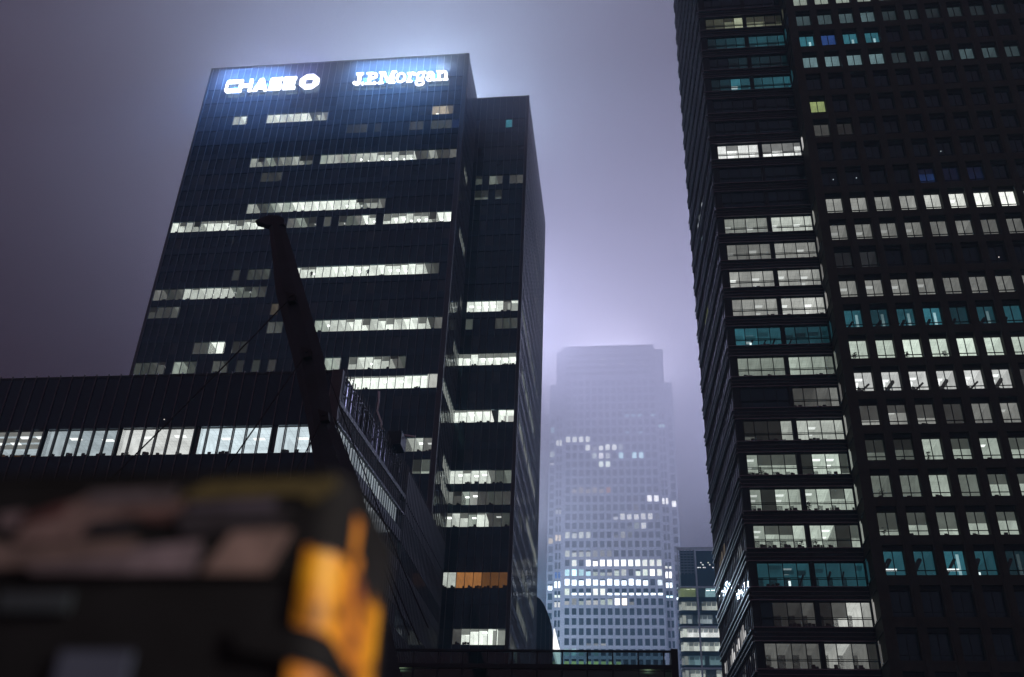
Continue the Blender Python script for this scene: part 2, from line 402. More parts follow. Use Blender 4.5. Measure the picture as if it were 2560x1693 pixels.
SETB = {-20:[(0,.06,0,0),(1,.98,0,0),(2,.85,.1,1),(3,.95,.15,0),(4,.8,.35,0),(5,.08,0,0)],
-18.7:[(1,.02,0,0),(2,.02,0,0),(3,.02,0,0),(4,.02,0,0),(5,.02,0,0)],
-17.5:[(0,-1.12,0,0),(1,-1.12,0,0),(2,-1.12,0,0),(3,-1.24,.0,0),(4,-1.28,0,0),(5,-1.28,0,0),(6,.38,0,0),(7,.4,0,0)],
-15:[(0,.05,0,0),(1,.06,0,1),(2,.06,0,0),(3,.75,.1,0),(4,.25,.1,1),(5,.5,.35,0),(6,.55,0,0),(7,.4,.2,1)],
-14:[(0,.07,0,0),(1,.06,0,0),(2,.06,0,0),(3,.07,0,0),(4,.25,0,1),(5,.3,0,1),(6,.08,.3,0),(7,.2,0,0)],
-13:[(0,.2,0,0),(1,.1,0,0),(2,.15,0,0),(3,.65,0,1),(4,.65,0,1),(5,.7,.2,0),(6,.65,0,1),(7,.65,0,0)],
-10:[(0,.9,.05,0),(1,.9,0,0),(2,.0,0,0),(3,.9,.1,0),(4,.9,.1,0),(5,.9,.1,1),(6,.9,.15,0),(7,.9,.15,0)],
-7:[(0,.95,.3,1),(1,.85,.35,1),(2,.85,.35,1),(3,.85,.35,1),(4,.85,.35,1),(5,.85,.05,0),(6,.85,.35,1),(7,.8,.3,0)],
-5:[(0,.06,0,0),(1,.05,0,0),(2,.05,0,0),(6,.1,0,0)],
-4:[(0,.65,0,0),(1,.15,.1,0),(2,.75,0,0),(3,.8,0,1),(4,.8,0,1),(5,.8,0,1),(6,.75,0,1)],
3:[(3,.1,.7,0),(5,.15,.7,0),(6,.1,.7,0)],
4:[(0,.1,0,0),(1,.06,0,0),(3,.06,0,0),(4,.2,0,0),(6,.08,.3,0)],
8:[(2,-3.35,0,0)]}
nb = 38; bw = 1.334
lit = {(k, t[0]) for k in MAIN for t in MAIN[k]}
skin(F_main, TX1 - TX0 - 0.75, lit, nb, bw)
for k in MAIN:
    for (i, l, bl, lm) in MAIN[k]:
        hue, lv = decode(l)
        if lv > .2: lv *= 1.6
        dk = random.randrange(9) if (lv > 0.03 and random.random() < (0.5 if k in (3, 0, -1, -5) else 0.22)) else None
        lit_window(F_main, i * bw, ZT(k) - WH, bw, WH, hue, lv, bl, lm, dk)
# set-back wing, its front
sw = 1.31
wing_off = (BX1 - 0.55 - TX1) - 8 * sw
litw = {(k, 7 - t[0]) for k in SETB for t in SETB[k] if k == int(k)}
skin(F_set, BX1 - TX1 - 0.55, litw | {(-18, i) for i in range(8)}, 8, sw, wing_off, skip=(-18, -19))
F_set.put('spandrel', MB().box(0, BX1 - TX1 - 0.55, 0.0, 0.35, 0, 2.45).mesh('spandrel_tall', M['tower_spandrel']), 0, 0, ZT(-19) + 0.01)
for k in SETB:
    for (i, l, bl, lm) in SETB[k]:
        if abs(l) < 0.005 or k == -18.7: continue
        hue, lv = decode(l)
        if lv > .2: lv *= 1.5
        tall = k == -17.5
        lit_window(F_set, wing_off + (7 - i) * sw, (51.02 if tall else ZT(k) - WH), sw, 2.43 if tall else WH, hue, lv, bl, lm, random.randrange(9) if (tall or random.random() < 0.4) else None)
# right flank of the wing and the return of the main block: rows of lit bays seen edge-on
FLANK = {-4: (1, 25, 0.55), -7: (3, 22, 0.7), -10: (2, 26, 0.75), -13: (14, 30, 0.75), -14: (5, 9, .12), -16: (10, 28, 0.4), -18: (6, 20, 0.4), -21: (14, 19, 0.2), -20: (1, 9, 0.3), 3: (14, 24, 0.35), 5: (16, 26, .3), 1: (18, 28, .4)}
fb = 1.31; nfl = 31
litf = set()
for k, (a, b_, lv) in FLANK.items():
    for i in range(a, b_):
        if random.random() < 0.85: litf.add((k, i))
skin(F_side, TY1 - BY, litf, nfl, fb, fd=0.05, py=0.03)
for (k, i) in sorted(litf):
    lv = FLANK[k][2] * random.uniform(0.6, 1.1)
    lit_window(F_side, i * fb, ZT(k) - WH, fb, WH, 'grey' if k in (-13, -10) else 'office', lv, random.choice((0, 0, 0.3)), 0, None, 2.6, py=0.03)
RET = {-10: (0, 9, 0.6), -7: (5, 9, 0.3), -13: (4, 9, 0.55), -14: (4, 9, 0.5), 3: (3, 6, 0.35), -1: (3, 8, 0.4), -4: (7, 9, .2)}
nr = 9; rw = (BY - TY0 - 0.1) / nr
litr = {(k, i) for k, (a, b_, lv) in RET.items() for i in range(a, b_)}
skin(F_ret, BY - TY0 - 0.1, litr, nr, rw, fd=0.07, py=0.03)
for (k, i) in sorted(litr):
    lit_window(F_ret, i * rw, ZT(k) - WH, rw, WH, 'office', RET[k][2] * random.uniform(0.7, 1.1), 0, 0, None, 2.4, py=0.03)
# corner columns
for (x, y, w) in ((TX1 - 0.72, TY0 - 0.12, 0.74), (BX1 - 0.53, BY - 0.12, 0.55), (TX0 - 0.5, TY0 - 0.05, 0.48)):
    MB().box(0, w, 0, 0.8, 0, TTOP + 0.25).obj('corner_column', M['bronze'], bank, (x - bank.location.x, y - bank.location.y, 0))
# roof edge
for (a, b_, y) in ((TX0 - 0.3, TX1 + 0.05, TY0 - 0.05), (TX1 + 0.06, BX1 + 0.05, BY - 0.05)):
    MB().box(a, b_, 0, 0.7, TTOP + 0.004, TTOP + 0.3).obj('coping', M['fin_dark'], bank, (-bank.location.x, y - bank.location.y, 0))
MB().box(TX0 + 0.3, TX1 - 0.7, TY0 + 0.8, TY1, TTOP - 0.5, TTOP - 0.1).obj('roof', M['tower_core'], bank, (-bank.location.x, -bank.location.y, 0))
MB().box(TX1 - 0.6, BX1 - 0.7, BY + 0.8, TY1, TTOP - 0.5, TTOP - 0.1).obj('roof', M['tower_core'], bank, (-bank.location.x, -bank.location.y, 0))

# ------------------------------------------------------------------ the two illuminated roof signs
def sign_mat(name, col, strength):
    m = bpy.data.materials.new(name); m.use_nodes = True
    n = m.node_tree.nodes; l = m.node_tree.links; n.clear()
    out = n.new('ShaderNodeOutputMaterial'); e = n.new('ShaderNodeEmission')
    nz = n.new('ShaderNodeTexNoise'); nz.inputs['Scale'].default_value = 0.6
    mr = n.new('ShaderNodeMapRange'); mr.inputs[3].default_value = strength * 0.9; mr.inputs[4].default_value = strength * 1.1
    l.new(nz.outputs['Fac'], mr.inputs[0]); l.new(mr.outputs[0], e.inputs['Strength'])
    e.inputs['Color'].default_value = col + (1,)
    l.new(e.outputs['Emission'], out.inputs['Surface'])
    m.cycles.emission_sampling = 'NONE'
    return m
S_WHITE = sign_mat('sign_white', (1.0, 0.99, 1.0), 4.0)
S_VIOLET = sign_mat('sign_white_violet', (0.90, 0.86, 1.0), 3.0)
SY = 136.35                      # front of the letters
def point(name, loc_, power, col, rad, parent=None):
    d = bpy.data.lights.new(name, 'POINT'); d.energy = power; d.color = col; d.shadow_soft_size = rad
    o = bpy.data.objects.new(name, d); o.location = loc_; lnk(o, parent); return o

def letters(root, items, thick=0.3, mt=S_WHITE, nm='letter'):
    for polys in items:
        b = MB()
        for p in polys: b.prism([(x - root.location.x, z - root.location.z) for x, z in p], 0, thick)
        o = b.obj(nm, mt, root)
def xf(polys, x0, z0, w, h, sh=0.0):
    return [[(x0 + x * w + y * sh, z0 + y * h) for x, y in p] for p in polys]
# wide square lettering on a unit box
BL = {
 'C': [[(1, 1), (0.18, 1), (0.05, 0.9), (0, 0.72), (0.0, 0.25), (0.06, 0.08), (0.18, 0), (0.2, 0.26), (0.17, 0.36), (0.17, 0.66), (0.22, 0.74), (1, 0.74)], [(0.18, 0), (1, 0), (1, 0.26), (0.2, 0.26)]],
 'H': [[(0, 0), (0.24, 0), (0.24, 1), (0, 1)], [(0.76, 0), (1, 0), (1, 1), (0.76, 1)], [(0.24, 0.37), (0.76, 0.37), (0.76, 0.63), (0.24, 0.63)]],
 'A': [[(0, 0), (0.26, 0), (0.5, 0.72), (0.5, 1), (0.36, 1)], [(1, 0), (0.64, 1), (0.5, 1), (0.5, 0.72), (0.74, 0)], [(0.3, 0.16), (0.7, 0.16), (0.62, 0.38), (0.38, 0.38)]],
 'S': [[(0, 0), (0.86, 0), (0.97, 0.09), (1, 0.3), (0.97, 0.52), (0.86, 0.62), (0.24, 0.62), (0.24, 0.76), (0.98, 0.76), (0.98, 1), (0.14, 1), (0.04, 0.92), (0, 0.7), (0.03, 0.48), (0.14, 0.38), (0.76, 0.38), (0.76, 0.24), (0, 0.24)]],
 'E': [[(0, 0), (1, 0), (1, 0.24), (0.24, 0.24), (0.24, 1), (0, 1)], [(0.24, 0.76), (1, 0.76), (1, 1), (0.24, 1)], [(0.24, 0.385), (0.93, 0.385), (0.93, 0.615), (0.24, 0.615)]],
}
chase = thing('roof_sign', (-69.5, SY, 145.6), 'glowing white sign reading CHASE in wide square capitals on the bank tower', 'illuminated sign')
letters(chase, [xf(BL[ch], x0, 145.6, x1 - x0, 3.32) for ch, x0, x1 in (('C', -76.5, -74.0), ('H', -73.75, -71.1), ('A', -70.75, -67.85), ('S', -67.65, -65.1), ('E', -64.8, -62.35))])
MB().box(-7.2, 7.3, 0.31, 0.42, 0.3, 0.5).box(-7.2, 7.3, 0.31, 0.42, 2.8, 3.0).obj('sign_rail', M['dark_frame'], chase)
emb = thing('emblem_sign', (-59.65, SY, 147.35), 'glowing white octagon emblem of four wedges around a square hole', 'illuminated sign')
O_ = 1.95; q = 0.72; hh = 0.72
def rot(p, k):
    for _ in range(k): p = [(z, -x) for x, z in p]
    return p
wedge = [(-hh, hh), (-hh + 0.02, O_), (hh * 1.12, O_), (O_ - 0.02, hh * 1.12), (O_ * 0.93, hh * 0.94), (hh + 0.06, hh)]
letters(emb, [[[(-59.65 + x, 147.35 + z) for x, z in rot([(-hh, hh), (-hh, O_), (hh * 0.98, O_), (O_ - 0.06, hh + 0.06)], k)]] for k in range(4)], 0.3, S_VIOLET, 'wedge')
# serif letters
def bar(x0, x1, z0, z1): return [(x0, z0), (x1, z0), (x1, z1), (x0, z1)]
def ring(cx, cz, rx, rz_, tx, tz, n=18, a0=0, a1=360):
    out = []
    for i in range(n):
        t0 = R(a0 + (a1 - a0) * i / n); t1 = R(a0 + (a1 - a0) * (i + 1) / n)
        out.append([(cx + (rx - tx) * math.cos(t0), cz + (rz_ - tz) * math.sin(t0)), (cx + rx * math.cos(t0), cz + rz_ * math.sin(t0)), (cx + rx * math.cos(t1), cz + rz_ * math.sin(t1)), (cx + (rx - tx) * math.cos(t1), cz + (rz_ - tz) * math.sin(t1))])
    return out
def disc(cx, cz, r_, n=12): return [(cx + r_ * math.cos(2 * math.pi * i / n), cz + r_ * math.sin(2 * math.pi * i / n)) for i in range(n)]
B0 = 145.78
JPM = [
 [bar(-50.05, -49.4, B0 + 0.55, 148.75), bar(-50.45, -49.05, 148.5, 148.9)] + ring(-50.05, B0 + 0.62, 0.64, 0.68, 0.36, 0.34, 8, 180, 360) + [disc(-50.55, B0 + 0.55, 0.36)],
 [disc(-48.95, B0 + 0.22, 0.3)],
 [bar(-48.0, -47.4, B0, 148.85), bar(-48.4, -47.0, B0, B0 + 0.32), bar(-48.4, -47.35, 148.55, 148.85)] + ring(-47.3, 148.0, 1.12, 0.85, 0.52, 0.32, 10, -90, 90),
 [disc(-46.55, B0 + 0.22, 0.3)],
 [bar(-45.55, -45.2, B0, 148.85), bar(-45.95, -44.85, B0, B0 + 0.3), bar(-45.95, -45.2, 148.55, 148.88), [(-45.4, 148.85), (-44.75, 148.85), (-44.0, 146.9), (-44.15, B0 + 0.15)], [(-44.15, B0 + 0.15), (-44.0, 146.9), (-43.35, 148.85), (-43.15, 148.85)], bar(-43.5, -42.9, B0, 148.85), bar(-43.85, -42.55, B0, B0 + 0.3), bar(-43.3, -42.5, 148.55, 148.88)],
 ring(-41.55, 147.05, 0.98, 1.3, 0.46, 0.26),
 [bar(-40.1, -39.6, B0, 148.2), bar(-40.4, -39.25, B0, B0 + 0.28), bar(-40.4, -39.6, 147.95, 148.25)] + ring(-39.35, 147.6, 0.55, 0.68, 0.3, 0.3, 6, 40, 150) + [disc(-39.0, 147.85, 0.3)],
 ring(-37.75, 147.35, 0.82, 0.95, 0.4, 0.26) + ring(-37.75, 145.42, 0.92, 0.78, 0.34, 0.26) + [[(-38.45, 146.75), (-38.05, 146.5), (-37.0, 146.1), (-37.4, 145.85), (-38.5, 146.25)], bar(-37.2, -36.75, 147.95, 148.3)],
 ring(-35.95, 146.45, 0.68, 0.72, 0.34, 0.26) + ring(-35.85, 147.4, 0.72, 0.8, 0.4, 0.26, 8, 0, 165) + [bar(-35.5, -35.0, B0 + 0.1, 147.45), bar(-35.2, -34.72, B0, B0 + 0.28)],
 [bar(-34.35, -33.85, B0, 148.2), bar(-34.6, -33.55, B0, B0 + 0.28), bar(-34.6, -33.85, 147.95, 148.25), bar(-33.05, -32.55, B0, 147.5), bar(-33.3, -32.3, B0, B0 + 0.28)] + ring(-33.3, 147.35, 0.75, 0.9, 0.42, 0.34, 8, 0, 150),
]
jpm = thing('roof_sign', (-41.7, SY, B0), 'glowing white sign reading J.P.Morgan in bold serif letters on the bank tower', 'illuminated sign')
letters(jpm, JPM)
MB().box(-9.6, 9.6, 0.31, 0.42, 0.2, 0.4).box(-9.6, 9.6, 0.31, 0.42, 1.9, 2.1).obj('sign_rail', M['dark_frame'], jpm)
# light that the signs throw out into the mist, and along the facade below them
def spot_out(parent, x, z, power, col):
    d = bpy.data.lights.new('sign_light', 'SPOT'); d.energy = power; d.color = col; d.shadow_soft_size = 0.6
    d.spot_size = R(165); d.spot_blend = 0.6
    o = bpy.data.objects.new('sign_light', d); o.location = (x - parent.location.x, -0.7, z - parent.location.z)
    o.rotation_euler = (R(90 + 12), 0, R(180)) if False else (R(90), 0, R(180))
    o.rotation_euler = Vector((0, 1.0, -0.15)).to_track_quat('Z', 'Y').to_euler()
    lnk(o, parent)
def wash(parent, x, z, w, power, col):
    d = bpy.data.lights.new('sign_wash', 'AREA'); d.shape = 'RECTANGLE'; d.size = w; d.size_y = 0.8; d.energy = power; d.color = col
    o = bpy.data.objects.new('sign_wash', d); o.location = (x - parent.location.x, -1.75, z - parent.location.z)
    o.rotation_euler = Vector((0, -0.75, 0.66)).to_track_quat('Z', 'X').to_euler()
    o.rotation_euler = Vector((0, -0.75, 0.66)).to_track_quat('Z', 'Y').to_euler()
    lnk(o, parent)
for x in (-75, -69.5, -64): spot_out(chase, x, 147.3, SIGN_W, (0.42, 0.64, 1.0))
spot_out(emb, -59.6, 147.3, SIGN_W * 1.2, (0.22, 0.28, 1.0))
for x, k in ((-49.5, .9), (-44, 1.0), (-38.5, 1.4), (-33.5, 2.4)): spot_out(jpm, x, 147.3, SIGN_W * k, (0.50, 0.76, 1.0))
wash(chase, -70.8, 149.9, 13, SIGN_F * 1.0, (0.13, 0.38, 1.0)); wash(jpm, -42.3, 149.9, 16, SIGN_F * 1.2, (0.16, 0.44, 1.0))

# floodlights lying on the roof, behind the parapet
def floodlight(x, y, z, power, col, label, rad=1.2, aim=(0, 0, 1), group='floodlights on the bank tower roof'):
    t = thing('floodlight', (x, y, z), label, 'floodlight', group)
    MB().box(-0.5, 0.5, -0.35, 0.35, 0.15, 0.5).obj('housing', M['black_steel'], t)
    MB().box(-0.45, 0.45, -0.3, 0.3, 0.502, 0.52).obj('lens', emit('cool', 1.35, 'lamp'), t)
    MB().box(-0.6, -0.52, -0.05, 0.05, 0, 0.4).box(0.52, 0.6, -0.05, 0.05, 0, 0.4).obj('bracket', M['black_steel'], t)
    point('flood_beam', (0, 0, 0.56 + rad), power, col, rad, t)
    return t
for x, p_, w_ in ((-73, 0.55, 'first two capitals'), (-62, 0.35, 'octagon emblem'), (-50, 0.75, 'serif initials'), (-42, 1.0, 'middle of the serif sign'), (-35, 1.5, 'last serif letters')):
    floodlight(x, TY0 + 26.0, TTOP, ROOF_W * p_, (0.55, 0.78, 1.0), 'floodlight on the bank tower roof behind the ' + w_)

# ================================================================== low office block in front of the tower (left)
PY, PTOP, PX0, PX1 = 87.5, 53.3, -84.0, -28.6
pod = thing('low_office_block', (-56.0, PY, 0), 'low black office block in front of the bank tower with one long lit storey', 'office block')
F_pod = Facade(pod, PX0, PY, 0.0)
pbx = lambda x, y: (x - pod.location.x, y - pod.location.y, 0)
pm = 1.334; p_off = (-29.72 - PX0) % pm; npb = int((-29.70 - PX0 - p_off) / pm)
WZ0, WZ1 = 44.15, 47.15                               # the lit storey
b = MB().box(PX0 + 0.2, PX1 - 7.0, PY + 7.0, 136.0, 0, PTOP - 0.8).box(PX0, PX1 - 1.1, PY + 0.35, PY + 7.0, WZ1 + 0.6, PTOP - 0.9).box(PX0, PX1 - 1.1, PY + 0.35, PY + 7.0, 0, WZ0 - 0.3)
o = b.obj('core', M['tower_core'], pod); o.location = (-pod.location.x, -pod.location.y, 0)
wpan = PX1 - 1.1 - PX0
for (z0, z1) in ((WZ1 + 0.02, 49.6), (49.62, 53.0), (40.4, WZ0 - 0.02), (36.6, 40.38), (32.8, 36.58), (29, 32.78), (25.2, 28.98), (21.4, 25.18), (10, 21.38), (0, 9.98)):
    F_pod.put('spandrel', MB().box(0, wpan, 0.0, 0.3, z0, z1).mesh('spandrel', M['podium_glass']))
F_pod.put('parapet', MB().box(0, wpan, -0.03, 0.5, 53.02, PTOP).mesh('parapet', M['black_steel']))
finp = MB().box(-0.035, 0.035, -0.14, 0.02, 0, PTOP + 0.14).mesh('fin', M['fin_dark'])
for i in range(npb + 1): F_pod.put('fin', finp, p_off + i * pm)
cols = [-75.1, -67.1, -59.1, -51.1, -42.85, -34.9]
edges = [PX0] + cols + [PX1 - 1.1]
PL = {0: ('office', .5), 1: ('cool', .55), 2: ('cool', .62), 3: ('cool', .55), 4: ('white', .85), 5: ('cool', 1.0), 6: ('cool', .95)}
for q in range(len(edges) - 1):
    xa, xb = edges[q] + 0.3, edges[q + 1] - 0.3
    hue, lv = PL[q]; w = xb - xa; h = WZ1 - WZ0
    k = MB(); d = 6.5; z1 = h + 0.5
    k.quad([(0, .3, z1), (0, d, z1), (w, d, z1), (w, .3, z1)], 0); k.quad([(0, d, 0), (w, d, 0), (w, d, z1), (0, d, z1)], 1)
    k.quad([(0, .3, 0), (w, .3, 0), (w, d, 0), (0, d, 0)], 2)
    k.quad([(0, .3, 0), (0, d, 0), (0, d, z1), (0, .3, z1)], 1); k.quad([(w, .3, 0), (w, .3, z1), (w, d, z1), (w, d, 0)], 1)
    rm = k.mesh('lit_office', [emit(hue, lv, 'ceil'), emit(hue, lv * 0.9, 'wall'), emit(hue, lv * 0.4, 'floor')])  # glow strength per surface stands in for room shading
    room = F_pod.put('lit_office', rm, xa - PX0, 0, WZ0)
    put('window_head', MB().box(0, w, 0.28, 0.5, h, z1).mesh('window_head', M['black_steel']), room)
    rnd = random.Random(q)
    if q <= 2:                                        # open ceiling with ducts and lamps
        for i in range(3): put('duct', MB().box(0, w, 0, 0.4, -0.35, 0).mesh('duct', emit('grey', 0.2, 'wall')), room, (0, 1.2 + 1.5 * i, z1 - 0.05))  # ducts and cupboards glow dimly themselves, replacing lamplight on them
        for i in range(4): put('ceiling_lamp', lamp_mesh(1.0, 'white', 1.35), room, (0.6 + i * w / 4.2, rnd.uniform(1.5, 3), z1 - 0.45))
        for i in range(3): put('cupboard', MB().box(0, 1.4, 0, 0.4, 0, 1.0 + rnd.random()).mesh('cupboard', emit('orange', 0.04, 'wall')), room, (0.5 + i * 2.2, 3.2, 0))
    else:
        for i in range(2): put('ceiling_lamp', lamp_mesh(1.2, 'white', 1.35), room, (0.8 + i * w / 2.2, rnd.uniform(2.6, 4), z1 - 0.02))
        for i in range(3): put('service_rail', MB().box(0, w * 0.3, 0, 0.08, -0.06, 0).mesh('service_rail', M['clutter']), room, (w * 0.1 + i * w * 0.25, 0.7 + i * 0.25, z1 - 0.06))
    for i in range(2 if q > 4 else 4):
        put('desk', desk_mesh(rnd.randrange(9)), room, (0.3 + i * w / 4.3, 0.1, 0))
for x in cols: F_pod.put('column', MB().box(-0.3, 0.3, 0.31, 0.9, WZ0, WZ1 + 0.5).mesh('column', M['black_steel']), x - PX0)
paneP = MB().quad([(0.08, .2, 0), (pm - .08, .2, 0), (pm - .08, .2, WZ1 - WZ0), (.08, .2, WZ1 - WZ0)]).mesh('window', M['pane'])
frmP = MB().box(-0.09, -0.04, 0.1, 0.26, 0, WZ1 - WZ0).box(0.04, 0.09, 0.1, 0.26, 0, WZ1 - WZ0).mesh('window_frame', M['black_steel'])
for i in range(npb):
    wv = F_pod.put('window', paneP, p_off + i * pm, 0, WZ0); put('window_frame', frmP, wv)
# little lamp glimmers inside dark storeys
for x, z in ((-66.2, 50.9), (-46.6, 48.0)): F_pod.put('pilot_lamp', MB().box(0, .12, -0.02, 0.0, 0, .08).mesh('pilot_lamp', emit('warm', .8, 'lamp')), x - PX0, 0, z)
# right flank: splayed, with tall glass screens standing above the roof terrace
SP = [(-28.6, 87.5), (-26.7, 111.5), (-26.3, 136.5)]
side_a = math.atan2(SP[1][1] - SP[0][1], SP[1][0] - SP[0][0]); L1 = math.hypot(SP[1][0] - SP[0][0], SP[1][1] - SP[0][1])
F_ps = Facade(pod, SP[0][0], SP[0][1], side_a)
side_b = math.atan2(SP[2][1] - SP[1][1], SP[2][0] - SP[1][0]); L2 = math.hypot(SP[2][0] - SP[1][0], SP[2][1] - SP[1][1])
F_pt = Facade(pod, SP[1][0], SP[1][1], side_b)
MB().box(0, 1.05, 0, 0.9, 0, PTOP + 0.05).obj('corner_column', M['bronze'], pod, pbx(PX1 - 1.08, PY - 0.1))
for fc, L, top in ((F_ps, L1, 47.3), (F_pt, L2, PTOP)):
    for k in range(0, 13):
        z0 = 1.0 + 3.7 * k
        if z0 + 2.2 > top: break
        if not (fc is F_ps and 43 < z0 + 2 < 48): fc.put('window_band', MB().box(0, L, 0.05, 0.3, 0, 2.3).mesh('window_band', M['tower_glass'] if k in (5, 9, 11) else M['flank_panel']), 0, 0, z0)
        fc.put('spandrel', MB().box(0, L, 0.0, 0.3, 2.32, 3.68).mesh('spandrel', M['flank_panel']), 0, 0, z0)
    n = int(L / 0.8)
    fm = MB().box(-0.03, 0.03, -0.08, 0.02, 0, PTOP + 0.4).mesh('fin', M['flank_fin'])
    for i in range(n + 1): fc.put('fin', fm, min(0.35 + i * 0.8, L), 0, 0)
F_pt.put('parapet', MB().box(0, L2, 0.0, 0.4, 49.3, PTOP).mesh('parapet', M['flank_panel']))
for i in range(0, 26):                                     # lit strip of the long storey seen along the flank
    if i in (5, 11, 17): continue
    lit_window(F_ps, 0.6 + i * 0.8, WZ0 + 0.1, 0.8, WZ1 - WZ0 - 0.2, 'cool', random.choice((.34, .52, .42)), 0, 0, None, 2.2, py=0.05)
F_ps.put('deck_edge', MB().box(0, L1, -0.05, 0.6, 47.35, 47.6).mesh('deck_edge', M['black_steel']))
F_ps.put('deck_edge', MB().box(0, L1, -0.05, 0.6, 49.35, 49.85).mesh('deck_edge', M['black_steel']))
rnd = random.Random(3)
for i in range(14):                                        # upper screens
    u = 0.7 + i * 1.5
    s_ = F_ps.put('glass_screen', MB().box(0.06, 1.40, 0.1, 0.14, 0, 3.0).mesh('glass_screen', M['screen_glass']), u, 0, 49.9)
    fr = MB().box(0, 0.05, 0.02, 0.2, 0, 3.1)
    for xx in (0.3, 0.62, 0.98): fr.box(xx, xx + 0.035, 0.04, 0.1, 0, 3.0)
    zz = rnd.uniform(0.9, 2.1); fr.box(0, 1.45, 0.02, 0.1, zz, zz + 0.07); fr.box(0, 1.45, 0.02, 0.2, 3.0, 3.12); fr.box(0, 1.45, 0.03, .12, 2.55, 2.6)
    put('screen_frame', fr.mesh('screen_frame', M['black_steel']), s_)
for i in range(20):                                        # mesh infill below
    u = 0.5 + i * 1.1
    m_ = MB()
    for q in range(5): m_.box(0.05 + q * 0.21, 0.08 + q * 0.21, 0.05, 0.09, 0, 1.7)
    for q in range(5): m_.box(0, 1.06, 0.1, 0.13, 0.15 + q * 0.36, 0.19 + q * 0.36)
    g_ = F_ps.put('terrace_railing', m_.mesh('terrace_railing', M['fin_dark']), u, 0, 47.62)
F_ps.put('terrace_wall', MB().box(0, L1, 1.4, 1.5, 47.6, 49.3).mesh('terrace_wall', M['louvre_glass']))
MB().box(-27.9, -26.2, 104.5, 107, PTOP, PTOP + 1.7).obj('plant_box', M['dark_frame'], pod, (-pod.location.x, -pod.location.y, 0))
# two pale bent poles standing on the roof
for (x, y, lbl, pts) in ((-27.6, 101.2, 'tall pale bent pole rising beside the roof plant box of the low block', [(0, 0, 0), (-0.35, 0, 1.3), (-0.9, 0, 2.6), (-0.85, 0, 4.0), (-0.95, 0, 5.1)]),
                         (-27.3, 106.5, 'short pale pole with a level arm on the low block roof edge', [(0, 0, 0), (0, 0, 1.6), (0.15, 0, 2.0), (1.0, 0, 2.1), (2.3, 0, 1.85)])):
    t = thing('roof_pole', (x, y, PTOP), lbl, 'pole', 'pale poles on the low block roof')
    MB().tube(pts, [0.11] * 4 + [0.14], 8).obj('pole', M['white_steel'], t, smooth=True)
    MB().box(-0.2, 0.2, -0.2, 0.2, 0, 0.08).obj('base_plate', M['black_steel'], t)

# ================================================================== tall leaning mast of the footbridge
MY = 42.0
mast = thing('bridge_mast', (-12.5, MY, 0), 'dark leaning tapered steel mast with a hooked tip, carrying thin stay cables', 'bridge mast')
Lm = [(-9.2, 0), (-12.0, 11.5), (-14.05, 20.0), (-14.35, 20.83), (-15.2, 23.7), (-16.48, 27.31), (-17.96, 31.22), (-18.7, 34.2), (-19.02, 35.5)]
Rm = [(-6.0, 0), (-9.4, 11.5), (-12.1, 20.0), (-12.44, 20.83), (-13.93, 24.86), (-14.9, 27.31), (-16.42, 31.22), (-17.6, 34.2), (-18.14, 35.5)]
b = MB()
for k in range(len(Lm) - 1):
    (a0, z0), (a1, z1) = Lm[k], Lm[k + 1]; (c0, _), (c1, _) = Rm[k], Rm[k + 1]
    t0 = 0.25 + 0.3 * (1 - z0 / 36); t1 = 0.25 + 0.3 * (1 - z1 / 36)
    def sect(a, c_, z, t): return [(a, MY, z), ((a * .7 + c_ * .3), MY - t, z), ((a * .3 + c_ * .7), MY - t, z), (c_, MY, z), ((a * .3 + c_ * .7), MY + t, z), ((a * .7 + c_ * .3), MY + t, z)]
    s0, s1 = sect(a0, c0, z0, t0), sect(a1, c1, z1, t1)
    for i in range(6):
        i2 = (i + 1) % 6; b.quad([s0[i], s0[i2], s1[i2], s1[i]])
o = b.obj('shaft', M['mast'], mast, (-mast.location.x, -MY, 0))
cap = [(-19.02, 35.5), (-18.12, 35.5), (-18.16, 35.85), (-18.45, 36.08), (-18.95, 36.16), (-19.3, 36.1), (-19.72, 35.86), (-19.78, 35.78), (-19.3, 35.62)]
MB().prism(cap, MY - 0.22, MY + 0.22).obj('tip', M['mast'], mast, (-mast.location.x, -MY, 0))
for (x, z) in ((-16.87, 30.5), (-15.57, 27.16), (-14.22, 23.67)):
    lg = MB().prism([(x - 0.32, z + 0.3), (x + 0.22, z + 0.12), (x + 0.28, z - 0.28), (x - 0.1, z - 0.34)], MY - 0.62, MY - 0.3).obj('cable_lug', M['black_steel'], mast, (-mast.location.x, -MY, 0))
    MB().tube([(x, MY - 0.68, z), (x, MY - 0.25, z)], 0.10, 10).obj('pin', M['black_steel'], lg)
def cable(p0, p1, r_=0.03, sag=0.25):
    pts = []
    for i in range(9):
        t = i / 8; p = Vector(p0).lerp(Vector(p1), t); p.z -= sag * 4 * t * (1 - t); pts.append(p)
    MB().tube([(p.x - mast.location.x, p.y - MY, p.z) for p in pts], r_, 6).obj('stay_cable', M['black_steel'], mast)
cable((-16.87, MY - .5, 30.5), (-27.5, MY - .5, 16.0), .035); cable((-15.57, MY - .5, 27.16), (-22.6, MY - .5, 13.0), .035); cable((-14.22, MY - .5, 23.67), (-18.6, MY - .5, 11.0), .03)
cable((-14.9, MY + .3, 27.0), (-8.6, MY + .3, 13.9)); cable((-14.0, MY + .3, 24.0), (-8.9, MY + .3, 13.2)); cable((-13.3, MY + .3, 22.6), (-9.4, MY + .3, 13.6))

